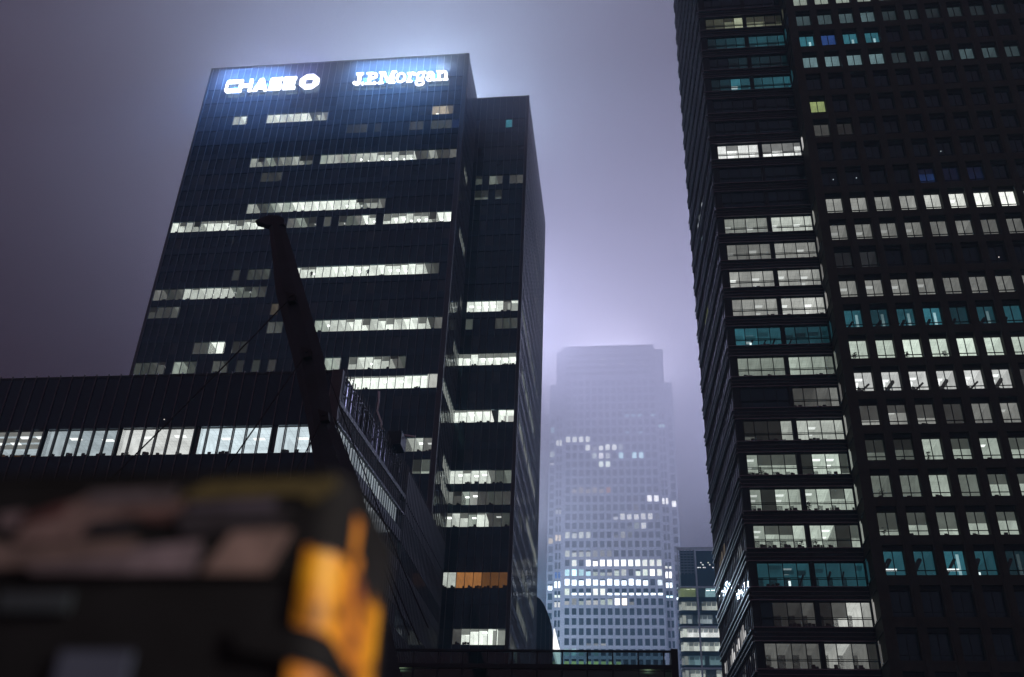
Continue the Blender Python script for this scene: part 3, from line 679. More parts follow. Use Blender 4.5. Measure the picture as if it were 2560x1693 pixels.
# ================================================================== covered walkway along the bottom
WY, WZT = 75.0, 21.85
walk = thing('elevated_walkway', (-7.0, WY, 0), 'dark elevated walkway with a glass balustrade above a glazed lower storey', 'walkway')
wb = lambda x, y, z: (x - walk.location.x, y - walk.location.y, z)
px = [-19.8 + 1.82 * i for i in range(13)]
MB().box(-20, 3.0, 0, 0.18, WZT - 0.14, WZT).obj('handrail', M['black_steel'], walk, wb(0, WY - 0.09, 0))
MB().box(-20, 3.0, 0, 0.5, 20.5, 20.82).obj('deck_beam', M['black_steel'], walk, wb(0, WY - 0.1, 0))
MB().box(-20, 3.0, 0.5, 4.4, 20.45, 20.6).obj('deck', M['black_steel'], walk, wb(0, WY - 0.1, 0))
MB().box(-20, 3.0, 0.5, 4.4, 14.5, 14.7).obj('floor', M['black_steel'], walk, wb(0, WY - 0.1, 0))
post = MB().box(-0.055, 0.055, -0.02, 0.12, 20.82, WZT - 0.14).mesh('post', M['black_steel'])
panel = MB().quad([(.06, .05, 20.83), (1.76, .05, 20.83), (1.76, .05, WZT - .15), (.06, .05, WZT - .15)]).mesh('glass_panel', M['rail_glass'])
mull = MB().box(-0.06, 0.06, 0, 0.15, 14.7, 20.49).mesh('mullion', M['black_steel'])
low = MB().quad([(.06, .06, 14.7), (1.76, .06, 14.7), (1.76, .06, 20.49), (.06, .06, 20.49)]).mesh('window', M['rail_glass'])
for i, x in enumerate(px):
    put('post', post, walk, wb(x, WY, 0)); put('mullion', mull, walk, wb(x, WY, 0))
    if i < 12: put('glass_panel', panel, walk, wb(x, WY, 0)); put('window', low, walk, wb(x, WY, 0))
MB().box(2.55, 3.05, -0.15, 4.6, 0, WZT + 0.1).obj('end_post', M['black_steel'], walk, wb(0, WY, 0))
for x in (-14, -6): MB().box(x, x + 0.6, 1.5, 2.5, 0, 14.5).obj('pier', M['black_steel'], walk, wb(0, WY, 0))
MB().box(-20, 2.5, 4.1, 4.2, 14.7, 20.2).obj('back_wall', mat('walkway_wall', (0.10, 0.10, 0.09), 0.8), walk, wb(0, WY, 0))
for x, lbl in ((-17.3, 'small glowing lamp under the walkway deck at its left end'), (0.9, 'small glowing lamp under the walkway deck at its right end')):
    t = thing('walkway_lamp', (x, WY + 1.4, 19.98), lbl, 'lamp', 'lamps under the walkway deck')
    MB().box(-0.28, 0.28, -0.09, 0.09, 0, 0.1).obj('diffuser', emit('lime', 1.35, 'lamp'), t)
    MB().box(-0.32, 0.32, -0.12, 0.12, 0.1, 0.2).box(-.03, .03, -.03, .03, .2, .46).obj('housing', M['black_steel'], t)
    point('lamp_glow', (0, 0, -0.25), 40, (0.85, 0.95, 0.55), 0.12, t)

# ================================================================== far stone tower in the mist
FY = 390.0; FP = 3.874; FZ = lambda j: 204.3 - FP * j
far = thing('stone_tower', (-8.0, FY, 0), 'tall pale stone tower with square window grid, its top lost in mist', 'tower')
fl = lambda x, y: (x - far.location.x, y - far.location.y, 0)
F_far = Facade(far, 0, FY, 0.0)
fx = [-0.068 * FY + 0.0071 * FY * i for i in range(14)]; fw = 1.8; FH = 2.62
XL, XR = -28.3, 11.95
NFL = 50
def block(x0, x1, y, z1):
    MB().box(x0, x1, 0.45, 52, 0, z1).obj('wall', M['pale_stone'], far, fl(0, y))
block(XL, XR, FY, 241.0)
block(-31.25, 15.95, FY + 3, 240.8); block(-34.25, 19.35, FY + 6, 225.2)
piersF = [XL] + [x for i in range(13) for x in (fx[i] + fw, fx[i + 1])] + [fx[13] + fw, XR]
edges_ = [(XL, fx[0])] + [(fx[i] + fw, fx[i + 1]) for i in range(13)] + [(fx[13] + fw, XR)]
for (a, b_) in edges_:
    m_ = MB().box(0, b_ - a, 0, 0.5, 0, 241.0)
    F_far.put('pier', m_.mesh('pier', M['pale_stone']), a, 0, 0)
    if b_ - a < 1.3: F_far.put('pier_rib', MB().box(0.36, 0.6, -0.16, -0.003, 0, 224.0).mesh('pier_rib', M['pale_stone']), a, 0, 0)
bandm = MB().box(XL + 0.02, XR - 0.02, 0.06, 0.5, 0, FP - FH).mesh('band', M['pale_stone'])
js = list(range(-5, NFL))
for j in js: F_far.put('band', bandm, 0, 0, FZ(j))
F_far.put('top_wall', MB().box(XL + 0.02, XR - 0.02, 0.05, 0.5, FZ(-5) + FP - FH, 240.9).mesh('top_wall', M['pale_stone']))
F_far.put('cornice', MB().box(XL - 0.2, XR + 0.2, -0.3, 0.6, 240.3, 241.2).mesh('cornice', M['pale_stone']))
for z in (226.5, 229.5, 232.5, 235.5): F_far.put('louvre_band', MB().box(XL + 1.5, XR - 1.5, -0.03, 0.2, z, z + 1.5).mesh('louvre_band', M['far_glass']))
for (x, z, w) in ((-11.4, 233.8, 2.0), (-11.4, 231.0, 2.3), (-3.2, 231.3, 2.3), (5.0, 230.4, .5), (7.2, 230.6, .5), (8.9, 230.5, .4)):
    F_far.put('slot_light', MB().box(x, x + w, -0.2, -0.04, z, z + 0.55).mesh('slot_light', emit('warm', 1.35, 'lamp')))
LITF = {-1: {9: ('ice', .3, .5), 10: ('ice', .3, .5), 11: ('ice', .3, .5), 13: ('ice', .3, .5)}, 1: {9: ('ice', .3, .7), 11: ('ice', .3, .7)},
 2: {c: ('office', 1.0, 0) for c in range(4)}, 3: {3: ('office', .8, 0), 4: ('office', .15, .4), 5: ('office', .9, .2), 6: ('office', .6, 0), 7: ('office', 1, 0), 8: ('green', .2, 0)},
 4: {4: ('green', .3, 0), 5: ('white', 1.35, 0), 6: ('office', .5, 0), 8: ('ice', 1, 0), 10: ('ice', 1, 0), 11: ('ice', 1, 0)}, 5: {5: ('green', .55, 0), 6: ('green', .6, 0)},
 8: {c: ('warm', .3, .3 * (c % 2)) for c in range(1, 6)} | {6: ('orange', .34, 0)}, 9: {12: ('white', 1.35, 0), 13: ('white', 1.35, 0)}, 10: {10: ('warm', .06, 0)},
 11: {7: ('white', .5, .5), 8: ('white', .9, 0), 9: ('white', .8, .1), 10: ('white', .8, .1), 11: ('white', 1, 0), 12: ('white', .8, 0), 13: ('grey', .06, 0)}, 12: {9: ('grey', .06, .5), 10: ('green', .25, 0), 11: ('white', 1.0, 0)},
 13: {0: ('office', .6, 0), 1: ('office', .55, .2), 2: ('office', .6, 0), 3: ('office', .6, 0), 7: ('grey', .08, .5), 8: ('grey', .3, 0), 9: ('grey', .06, 0)},
 15: {0: ('office', .3, 0), 1: ('office', .3, .3), 2: ('office', .25, .2), 3: ('office', .25, .2), 4: ('grey', .12, 0), 5: ('grey', .1, 0), 6: ('grey', .1, 0)},
 16: {1: ('office', .7, 0), 3: ('white', .9, 0), 4: ('white', .9, .2), 5: ('white', 1.35, 0), 6: ('white', 1.35, 0), 7: ('white', 1.35, 0), 8: ('office', 1, 0), 9: ('office', 1, 0), 10: ('office', .9, 0), 11: ('office', .6, 0), 12: ('office', .75, 0), 13: ('office', .6, 0)},
 17: {0: ('ice', .5, 0), 1: ('ice', .8, 0), 2: ('ice', .4, 0), 3: ('ice', .5, .3), 4: ('green', .2, .4), 5: ('green', .2, .5), 6: ('grey', .2, .5), 7: ('green', .3, .2), 8: ('office', .27, 0), 10: ('green', .45, .3), 11: ('green', .5, 0), 12: ('white', 1, 0), 13: ('office', .6, 0)},
 18: {c: ('cool', 1.0 - .02 * c, .25 * ((c * 7) % 3) / 2) for c in range(14) if c != 12},
 19: {c: ('cool', .9, .65) for c in range(14)} | {0: ('green', .4, 0), 4: ('office', .6, 0), 5: ('office', .6, 0)},
 20: {0: ('grey', .16, .4), 1: ('grey', .1, 0), 2: ('green', .16, .4), 3: ('grey', .2, .3), 4: ('grey', .21, .3), 5: ('green', .2, .2), 6: ('green', .27, .1), 7: ('white', 1, 0), 8: ('warm', .9, 0), 9: ('grey', .08, .5)},
 24: {3: ('grey', .1, .7), 4: ('grey', .12, .7), 5: ('grey', .2, .7)}, 25: {0: ('ice', .3, 0), 1: ('ice', .4, 0), 2: ('ice', .2, .5), 4: ('ice', .2, .4)}, 26: {c: ('lime', .6 - .05 * abs(c - 2), .3) for c in range(8)}}
dark_pane = MB().box(0, fw, 0.3, 0.34, 0, FH).mesh('window', M['far_glass'])
def far_window(fc, x, z, w, h, spec):
    if spec is None:
        return fc.put('window', cached(('fw', round(w, 2)), lambda: MB().box(0, w, 0.3, 0.34, 0, h).mesh('window', M['far_glass'])), x, 0, z)
    hue, lv, bl = spec; lv *= 4.0 if z > 175 else (2.6 if 118 < z < 150 else 1.8)
    k = MB().box(0, w, 0.24, 0.28, 0, h * (1 - bl), 0)
    if bl: k.box(0, w, 0.3, 0.34, h * (1 - bl) + .001, h, 1)
    return fc.put('window', cached(('fl', round(w, 2), hue, lv, bl), lambda: k.mesh('window', [emit(hue, lv, 'wall'), M['far_glass']])), x, 0, z)
bulk = MB()
for j in js:
    for c_ in range(14):
        sp = LITF.get(j, {}).get(c_)
        if sp or 4 <= j <= 21: far_window(F_far, fx[c_], FZ(j) - FH, fw, FH, sp)
        else: bulk.box(fx[c_], fx[c_] + fw, 0.3, 0.34, FZ(j) - FH, FZ(j))
tag(F_far.put('window_panes', bulk.mesh('window_panes', M['far_glass'])), kind='stuff')
# notched corners
NOT = {2: {'Lp': ('office', 1, 0)}, 3: {'Lo': ('green', .4, 0)}, 0: {'Lo': ('ice', .4, 0), 'Rp': ('ice', .6, .4)}, 9: {'Rp': ('white', 1.35, 0), 'Ro': ('white', 1.35, 0)}, 10: {'Lp': ('grey', .4, .3)}, 13: {'Lp': ('warm', .7, 0), 'Lo': ('warm', .6, .1)}, 4: {'Lo': ('grey', .3, .6)},
       16: {'Rp': ('office', .5, .6)}, 17: {'Rp': ('white', .9, 0), 'Lp': ('blue', .16, 0)}, 18: {'Lp': ('cool', .9, 0), 'Lo': ('cool', .8, .3), 'Rp': ('cool', 1, .2)}, 19: {'Rp': ('ice', .9, .7), 'Ro': ('cool', .9, .6), 'Lp': ('green', .5, .6)}, 20: {'Lp': ('grey', .3, .2)}}
nbulk = MB()
for side, y, items in (('p', FY + 3, ((-30.75, 0.95), (-29.35, 0.95), (12.75, 0.95), (14.2, 0.95))), ('o', FY + 6, ((-33.65, 1.75), (16.75, 1.75)))):
    fc = Facade(far, 0, y, 0.0)
    for j in range(-1, NFL):
        for (x, w) in items:
            nm = ('L' if x < 0 else 'R') + side
            sp = NOT.get(j, {}).get(nm)
            if sp: far_window(fc, x, FZ(j) - FH, w, FH, sp)
            else: nbulk.box(x, x + w, y - FY + 0.3, y - FY + 0.34, FZ(j) - FH, FZ(j))
    rr = ((-31.25, -28.32), (11.97, 15.95)) if side == 'p' else ((-34.25, -31.27), (15.97, 19.35))
    for (a, b_) in rr:
        ws = sorted(x for x in items if a < x[0] < b_); cur = a
        for (x, w) in ws:
            fc.put('pier', MB().box(cur, x, 0, 0.5, 0, 240.7 if side == 'p' else 225).mesh('pier', M['pale_stone'])); cur = x + w
        fc.put('pier', MB().box(cur, b_, 0, 0.5, 0, 240.7 if side == 'p' else 225).mesh('pier', M['pale_stone']))
        bm_ = MB().box(a + .02, b_ - .02, 0.06, 0.5, 0, FP - FH).mesh('band', M['pale_stone'])
        for j in range(-1, NFL): fc.put('band', bm_, 0, 0, FZ(j))
        fc.put('top_wall', MB().box(a + .02, b_ - .02, 0.05, .5, FZ(-1) + FP - FH, 240.6 if side == 'p' else 225.1).mesh('top_wall', M['pale_stone']))
tag(F_far.put('window_panes', nbulk.mesh('window_panes', M['far_glass'])), kind='stuff')
for (x, yy, pw, w_) in ((-17, 26, .16, 'front left'), (1, 26, .18, 'front right'), (-18, 48, .6, 'rear left'), (2, 48, .7, 'rear right')):
    t = thing('floodlight', (x, FY + yy, 241.2), 'floodlight at the %s of the misty stone tower roof' % w_, 'floodlight', 'floodlights on the stone tower roof')
    MB().box(-.6, .6, -.4, .4, 0, .5).obj('housing', M['black_steel'], t); MB().box(-.5, .5, -.3, .3, .5, .53).obj('lens', emit('cool', 1.35, 'lamp'), t)
    point('flood_beam', (0, -2.5, 2.6), BEACON_W * pw, (0.80, 0.83, 1.0), 1.5, t)

# ================================================================== office block hidden behind the bank tower, whose sign washes the stone tower
hid = thing('office_block', (-60, 320, 0), 'office block behind the bank tower carrying a white lit sign box', 'office block')
MB().box(-20, 20, -15, 15, 0, 128).obj('wall', M['tower_core'], hid)
for k in range(30): MB().box(-19.9, 20.05, -15.05, -14.9, 4 + k * 4.1, 6.2 + k * 4.1).obj('window_band', M['far_glass'], hid)
MB().box(20.05, 20.4, -6, 10, 119, 125).obj('sign_box', emit('cool', 1.35, 'lamp'), hid)
point('sign_wash', (20.5, 12, 112), WASH_W, (0.62, 0.80, 1.0), 2.5, hid)
def hidden_block(x, y, h, label):  # unseen blocks, added only to carry the lamps that light the cloud
    hb = thing('office_block', (x, y, 0), label, 'office block')
    MB().box(-22, 22, -15, 15, 0, h).obj('wall', M['tower_core'], hb)
    for k in range(int(h / 4.1) - 1): MB().box(-22.05, 22.05, -15.05, -14.9, 4 + k * 4.1, 6.2 + k * 4.1).obj('window_band', M['far_glass'], hb)
hidden_block(140, 300, 176, 'unseen tall block added behind the right-hand towers to carry lamps lighting the cloud')
hidden_block(-76, 276, 176, 'unseen tall block added behind the bank tower to carry lamps lighting the cloud')
def cloud_fill_flood(x, y, z, power, label):  # lamps added out of view, standing in for city light in the cloud
    t = thing('floodlight', (x, y, z), label, 'floodlight')
    MB().box(-.6, .6, -.4, .4, 0, .5).obj('housing', M['black_steel'], t); MB().box(-.5, .5, -.3, .3, .5, .53).obj('lens', emit('cool', 1.35, 'lamp'), t)
    point('flood_beam', (0, 0, 4.0), power, (0.64, 0.72, 1.0), 2.5, t)
cloud_fill_flood(-62, 284, 176, GLOW_W, 'unseen floodlight added on the block behind the bank tower to brighten the cloud')
cloud_fill_flood(121, 292, 176, GLOW_W * 1.6, 'left unseen floodlight added behind the right-hand towers to brighten the cloud')
cloud_fill_flood(150, 304, 176, GLOW_W * .6, 'right unseen floodlight added behind the right-hand towers to brighten the cloud')
for i, (x, y, w_) in enumerate(((-26, 352, 'left corner'), (-12, 350, 'middle'), (4, 352, 'right corner'))):
    t = thing('floodlight', (x, y, 0), 'post floodlight at the foot of the stone tower, %s' % w_, 'floodlight', 'floodlights at the foot of the stone tower')
    MB().box(-.15, .15, -.15, .15, 0, 7).obj('post', M['black_steel'], t); MB().box(-.8, .8, -.3, .3, 7, 7.6).obj('housing', M['black_steel'], t)
    MB().box(-.7, .7, .305, .33, 7.1, 7.5).obj('lens', emit('cool', 1.35, 'lamp'), t)
    point('flood_beam', (0, 2.0, 9.0), FOOT_W * (1.4 - .5 * i), (0.60, 0.76, 1.0), 1.5, t)

# ================================================================== small vaulted building with a lit sign (behind the bank tower's right edge)
arch = thing('vaulted_building', (-30, 230, 0), 'small dark building with curved roof edge and white sign strip on its flank', 'building')
prof = [(-42, 0), (-18.15, 0), (-18.15, 70.0)] + [(-19.6 - 5.5 * math.sin(t), 72.6 + 3.0 * (math.sin(t))) for t in [k * math.pi / 12 for k in range(7)]] + [(-42, 76)]
prof = [(-42, 0), (-18.2, 0), (-18.2, 66.6), (-18.6, 69.4), (-19.5, 72.2), (-20.3, 73.9), (-21.2, 75.2), (-22.4, 76.1), (-24, 76.5), (-42, 76.5)]
MB().prism(prof, 230, 252).obj('body', M['louvre_glass'], arch, (30, -230, 0))
for i in range(12): MB().box(-18.9 - i * 1.0 - 0.03, -18.9 - i * 1.0 + 0.03, -0.12, -0.003, 0, 72.0).obj('mullion', M['fin_dark'], arch, (30, 0, 0))
MB().box(11.85, 12.15, 0.4, 19.6, 64.4, 68.6).obj('sign_strip', emit('white', 1.35, 'lamp'), arch)
for i, (z, w) in enumerate(((60, .3), (56.5, .15), (53, .2), (49, .4))): MB().box(3.5 + i * 1.6, 3.65 + i * 1.6, -0.16, -0.125, z, z + 3 + i).obj('wall_light', emit('ice', w * .3, 'lamp'), arch)

# ================================================================== small glass office block (right of the stone tower)
GY = 280.0
gb = thing('glass_office_block', (20, GY, 0), 'small glass office block with white steel members, half hidden by the louvred tower', 'office block')
GX0, GX1 = 12.2, 30.0
F_g = Facade(gb, 0, GY, 0.0)
MB().box(GX0 + 1.5, GX1, 4.5, 20, 0, 104.5).obj('core', M['tower_core'], gb, (-20, 0, 0))
gl_pitch = 3.68; gtop = 94.6
GR = [('ice', .25, .55), ('office', .34, .8), ('cool', .34, .6), ('white', .64, .9), ('office', .52, .85), ('ice', .2, .6), ('office', .3, .6)]
for q in range(24):
    z1 = gtop - 0.35 - q * gl_pitch; z0 = z1 - 2.35
    F_g.put('floor_slab', MB().vprism([(GX0 + .9, 0.02), (GX0 + .25, .5), (GX0 + .02, 1.4), (GX0 + .02, 5), (GX1, 5), (GX1, 0.02)], z0 - gl_pitch + 2.37, z0 - .02).mesh('floor_slab', M['louvre_glass']))
    hue, lv, pr_ = GR[q] if q < len(GR) else ('office', .2, .3)
    rnd = random.Random(40 + q)
    for i in range(12):
        x0 = GX0 + 0.9 + i * 1.36
        if q > 9: continue
        l_ = lv * rnd.uniform(.9, 1.9) if rnd.random() < pr_ else 0.015
        if q == 0 and i < 3: hue_, l_ = 'lime', .2
        else: hue_ = hue
        wv = lit_window(F_g, x0, z0, 1.36, 2.35, hue_, l_, 0, 1 if (l_ > .1 and rnd.random() < .8) else 0, None, 4.0, 0, rnd.uniform(.5, 2.5))
    if q <= 9: lit_window(Facade(gb, GX0 + .1, GY + 2.6, R(-72)), 0, z0, 2.3, 2.35, 'office' if q else 'lime', max(lv * 1.1, .06), 0, 0, None, 1.2)
for q in (0, 3, 6, 9):
    F_g.put('white_band', MB().vprism([(GX0 + .9, -0.25), (GX0 + .1, .2), (GX0 - .15, 1.4), (GX0 - .15, 3), (GX0 + .3, 3), (GX0 + .3, 1.2), (GX0 + 1, .0), (GX1, 0), (GX1, -.25)], gtop - q * gl_pitch - .2, gtop - q * gl_pitch + .25).mesh('white_band', M['white_steel']))
F_g.put('white_member', MB().box(17.3, 17.75, -0.5, -0.26, 0, 106.0).mesh('white_member', M['white_steel']))
F_g.put('white_member', MB().box(GX0 + .3, GX0 + .6, -0.2, 0.1, gtop + .3, 105.4).mesh('white_member', M['white_steel']))
F_g.put('roof_beam', MB().box(GX0 + .2, GX1, -0.3, 0.2, 105.4, 106.1).mesh('roof_beam', M['white_steel']))
F_g.put('crown_glass', MB().box(GX0 + 1, GX1, 0.4, 0.5, gtop + .3, 105.3).mesh('crown_glass', M['louvre_glass']))
for i in range(8): F_g.put('louvre_slat', MB().box(GX0 + .8, 17.2, 0.0, 0.2, gtop + 4.2 + i * .8, gtop + 4.5 + i * .8).mesh('louvre_slat', M['fin']))
for i in range(5): F_g.put('louvre_post', MB().box(GX0 + 1 + i * .95, GX0 + 1.3 + i * .95, -0.05, 0.24, gtop + 3.8, 105.3).mesh('louvre_post', M['fin_dark']))
rnd = random.Random(5)
for i in range(16): F_g.put('terrace_lamp', MB().box(0, .3, -.02, .1, 0, .25).mesh('terrace_lamp', emit(rnd.choice(('white', 'lime', 'ice')), 1.0, 'lamp')), 17.9 + rnd.random() * 5.5, 0.2, gtop + rnd.choice((5.6, 6.4, 7.0)))

# ================================================================== glass tower with ribbon windows and louvred flank (right)
RY, RH, RP = 103.7, 2.55, 4.1
RZ = lambda j: 83.75 - RP * j
RTOP = 150.0
gt = thing('glass_tower', (18, RY, 0), 'dark glass tower with ribbon windows and thick louvres along its left flank', 'office tower')
RX0, RX1 = 11.83, 23.48
F_r = Facade(gt, RX0, RY, 0.0)
ra = math.atan2(127.0 - RY, 10.35 - RX0); RL = math.hypot(127.0 - RY, 10.35 - RX0)
F_l = Facade(gt, 10.35, 127.0, ra - math.pi)       # from the far end towards the near corner, inside to the right
MB().vprism([(RX0 + .8, RY + 5), (RX1 + 0.1, RY + 5), (RX1 + 0.1, 127), (11.0, 127), (RX0 + .6, RY + 6)], 0, RTOP).obj('core', M['tower_core'], gt, (-18, -RY, 0))
J = range(-16, 20)
BAYS = [(12.68, 13.84), (13.84, 15.3), (15.3, 16.7), (16.7, 17.95), (18.44, 19.61), (19.61, 21.05), (21.05, 22.5), (22.5, 23.4)]
# hue, 8 x (level, blind, lamp)
def parse(h, s):
    out = []
    for t in s.split():
        p = t.split('/'); out.append((h, float(p[0]), float(p[1]) if len(p) > 1 else 0.0, 'L' in t))
    return out
def P8(h, *a): return [(h,) + (x if isinstance(x, tuple) else (x, 0, 0)) for x in a]
RIB = {
 -9: P8('straw', .04, .05, (.16, .3, 0), .34, (.21, .45, 0), (.27, .45, 0), (.08, .6, 0), (.06, .5, 0)),
 -8: P8('teal', .025, .04, .085, .085, .16, .16, .12, .12), -7: P8('teal', .008, .008, .025, .03, .03, .03, .015, .015),
 -6: P8('teal', .02, .04, (.27, 0, 1), .16, .085, .12, .16, .16),
 -3: P8('white', 1.0, (.9, .35, 1), 1.0, (.9, 0, 1), (.95, .62, 0), (.95, .5, 1), (.95, .6, 0), (.9, .25, 0)),
 0: P8('office', (.27, 0, 1), .24, (.27, 0, 1), .21, (.46, 0, 1), .46, (.46, 0, 1), .42),
 1: P8('grey', (.16, 0, 1), .14, (.16, 0, 1), .2, .22, .2, (.22, 0, 1), .22),
 2: P8('grey', (.34, 0, 1), .3, (.3, 0, 1), .27, (.3, 0, 1), .3, (.3, 0, 1), .28),
 3: P8('grey', .21, .24, (.3, 0, 1), .3, (.42, 0, 1), .42, (.42, 0, 1), .4),
 4: P8('teal', .2, (.18, 0, 1), .16, .16, .085, .06, .085, .06),
 5: P8('green', .21, .19, .21, .19, .34, .32, .27, .12), 6: P8('grey', .008, .008, .008, .008, .06, .04, .085, .21),
 7: P8('office', (.1, .75, 0), .015, (.012, .6, 0), (.3, 0, 0), .42, (.44, 0, 1), .42, .42),
 8: P8('green', (.27, 0, 1), (.4, .5, 0), (.42, .5, 0), (.42, .5, 0), (.12, .9, 0), (.48, 0, 1), (.5, 0, 1), (.3, .9, 0)),
 9: P8('green', (.27, 0, 1), (.1, .95, 0), (.4, 0, 1), .36, (.44, 0, 1), .5, (.42, .45, 0), .42),
 10: P8('green', (.34, 0, 1), (.4, .38, 0), (.42, .4, 0), (.48, 0, 0), .5, (.55, 0, 1), (.1, .95, 0), (.42, .55, 0)),
 11: P8('teal', .12, .12, (.14, 0, 1), .12, .1, .1, .12, .12),
 12: P8('grey', .008, .02, .03, (.06, 0, 0), .012, (.6, .62, 0), .5, .34), 13: P8('grey', .1, .085, .085, .085, .27, .42, .12, .03)}
sp = MB().box(0, RX1 - RX0, 0.0, 0.3, RH + .003, RP - .003)
spm = sp.mesh('spandrel', M['dark_frame'])
ledge = MB().box(-0.05, RX1 - RX0, -0.22, -0.003, 0, 0.07).mesh('ledge', M['louvre'])
ledge2 = MB().box(-0.05, RX1 - RX0, -0.10, -0.003, 0, 0.05).mesh('ledge', M['fin_dark'])
def frame_mesh(w, h, tz, double=True, mid=False):
    def mk():
        b = MB().box(-0.035, 0.035, 0.03, 0.2, 0, h).box(w - 0.035, w + 0.035, 0.03, 0.2, 0, h).box(0.036, w - 0.036, 0.04, 0.19, 0, 0.06).box(0.036, w - 0.036, 0.04, 0.19, h - 0.06, h)
        b.box(0.036, w - 0.036, 0.05, 0.18, tz, tz + 0.06)
        if double: b.box(0.036, w - 0.036, 0.0, 0.05, tz + 0.14, tz + 0.19)
        if mid: b.box(w / 2 - 0.035, w / 2 + 0.035, 0.045, 0.185, 0.061, h - 0.061)
        return b.mesh('window_frame', M['dark_frame'])
    return cached(('frame', round(w, 2), round(h, 2), tz, double, mid), mk)
def dark_window(fc, u, z, w, h, fm):
    wv = fc.put('window', cached(('dw', round(w, 2), round(h, 2)), lambda: MB().box(0, w, 0.1, 0.13, 0, h).mesh('window', M['tower_glass'])), u, 0, z)
    if fm: put('window_frame', fm, wv)
    return wv
rnd = random.Random(21)
for j in J:
    z0 = RZ(j) - RH
    F_r.put('spandrel', spm, 0, 0, z0)
    for dz, me in ((RH + 0.10, ledge), (RH + 0.55, ledge2), (RH + 1.0, ledge2), (RP - 0.10, ledge)): F_r.put('ledge', me, 0, 0, z0 + dz)
    spec = RIB.get(j)
    for i, (a, b_) in enumerate(BAYS):
        w = b_ - a; fm = frame_mesh(w, RH, 0.78)
        if spec is None or spec[i][1] < .009: dark_window(F_r, a - RX0, z0, w, RH, fm); continue
        hue, lv, bl, lm = spec[i]; lv *= rnd.uniform(1.02, 1.45)
        desk = rnd.randrange(9) if rnd.random() < (.8 if j in (5, 7, 8, 9, 10) else .3) else None
        wv = lit_window(F_r, a - RX0, z0, w, RH, hue, lv, bl, 0, desk, 5.0)
        put('window_frame', fm, wv)
        if lm:
            put('ceiling_lamp', lamp_mesh(w * .7, hue, 1.35 if lv > .6 or (j in (2,) and i == 0) else max(.16, lv * 2.2)), wv, (w * .15, rnd.uniform(1.6, 2.2), RH + .1))
            put('ceiling_lamp', lamp_mesh(w * .5, hue, max(.16, lv * 1.7)), wv, (w * .3, rnd.uniform(3.2, 3.8), RH + .1))
        if hue == 'teal':                                   # plant floors: braces and a tube lamp
            if rnd.random() < .5: put('brace', MB().tube([(rnd.uniform(-.2, .3), rnd.uniform(2, 3.4), 0), (w * rnd.uniform(.4, 1.1), 2.9, RH)], rnd.uniform(.05, .14), 6).mesh('brace', M['clutter']), wv)
            if rnd.random() < .6: put('duct', MB().box(0, w, 0, rnd.uniform(.3, .8), -.3, 0).mesh('duct', emit('teal', lv * rnd.uniform(.3, .6), 'wall')), wv, (0, rnd.uniform(.8, 2.5), RH))
            if lm: put('tube_lamp', MB().box(0, .22, 0, .1, 0, .5).mesh('tube_lamp', emit('ice', 1.35, 'lamp')), wv, (w * .35, .6, .3))
for (a, b_) in ((RX0 - .02, 12.62), (18.01, 18.38)):
    F_r.put('pier', MB().box(0, b_ - a, -0.03, 0.6, 0, RTOP).mesh('pier', M['dark_frame']), a - RX0, 0, 0)
F_r.put('pier', MB().box(23.435 - RX0, RX1 - RX0 - .002, -0.08, 0.6, 0, RTOP).mesh('pier', M['dark_frame']))
F_r.put('crown', MB().box(0, RX1 - RX0, -0.01, .4, RZ(-16) + 1.6, RTOP).mesh('crown', M['dark_frame']))
# louvred left flank: three ledges per storey, glass between
nl = int(RL / 1.2)
for j in J:
    z0 = RZ(j) - RH
    for dz, dp in ((RH + .05, .20), (RH + .65, .20), (RH + 1.25, .28)):
        F_l.put('louvre', cached(('louvre', dp), lambda: MB().box(0, RL + .1, -dp, -.003, -.02, .05).box(0, RL + .1, -dp - .03, -dp - .003, -.07, .09).mesh('louvre', M['louvre'])), 0, 0, z0 + dz)
    F_l.put('window_band', cached('wb_l', lambda: MB().box(0, RL, .02, .1, 0, RP - .01).mesh('window_band', M['louvre_glass'])), 0, 0, z0)
mu_l = MB().box(-.03, .03, -.06, .03, 0, RTOP).mesh('mullion', M['fin_dark'])
for i in range(nl + 1): F_l.put('mullion', mu_l, i * 1.2, 0, 0)
for j, u0, u1, lv, hue in ((-3, 7, 19, .3, 'cool'), (-2, 9, 16, .2, 'ice'), (1, 4, 11, .1, 'lime'), (9, 3, 9, .12, 'warm'), (12, 2, 22, .5, 'white'), (14, 12, 23, .5, 'cool'), (13, 10, 18, .12, 'cool'), (18, 14, 22, .4, 'lime')):
    u = u0
    while u < u1:
        w = rnd.uniform(.3, 1.0)
        if rnd.random() < .6: F_l.put('window_glow', MB().box(0, w, -.012, .018, 0, rnd.uniform(.5, 1.6)).mesh('window_glow', emit(hue, lv * rnd.uniform(.3, 1.6), 'wall')), u, 0, RZ(j) - RH + rnd.uniform(0.1, .7))
        u += w + rnd.uniform(.1, .6)

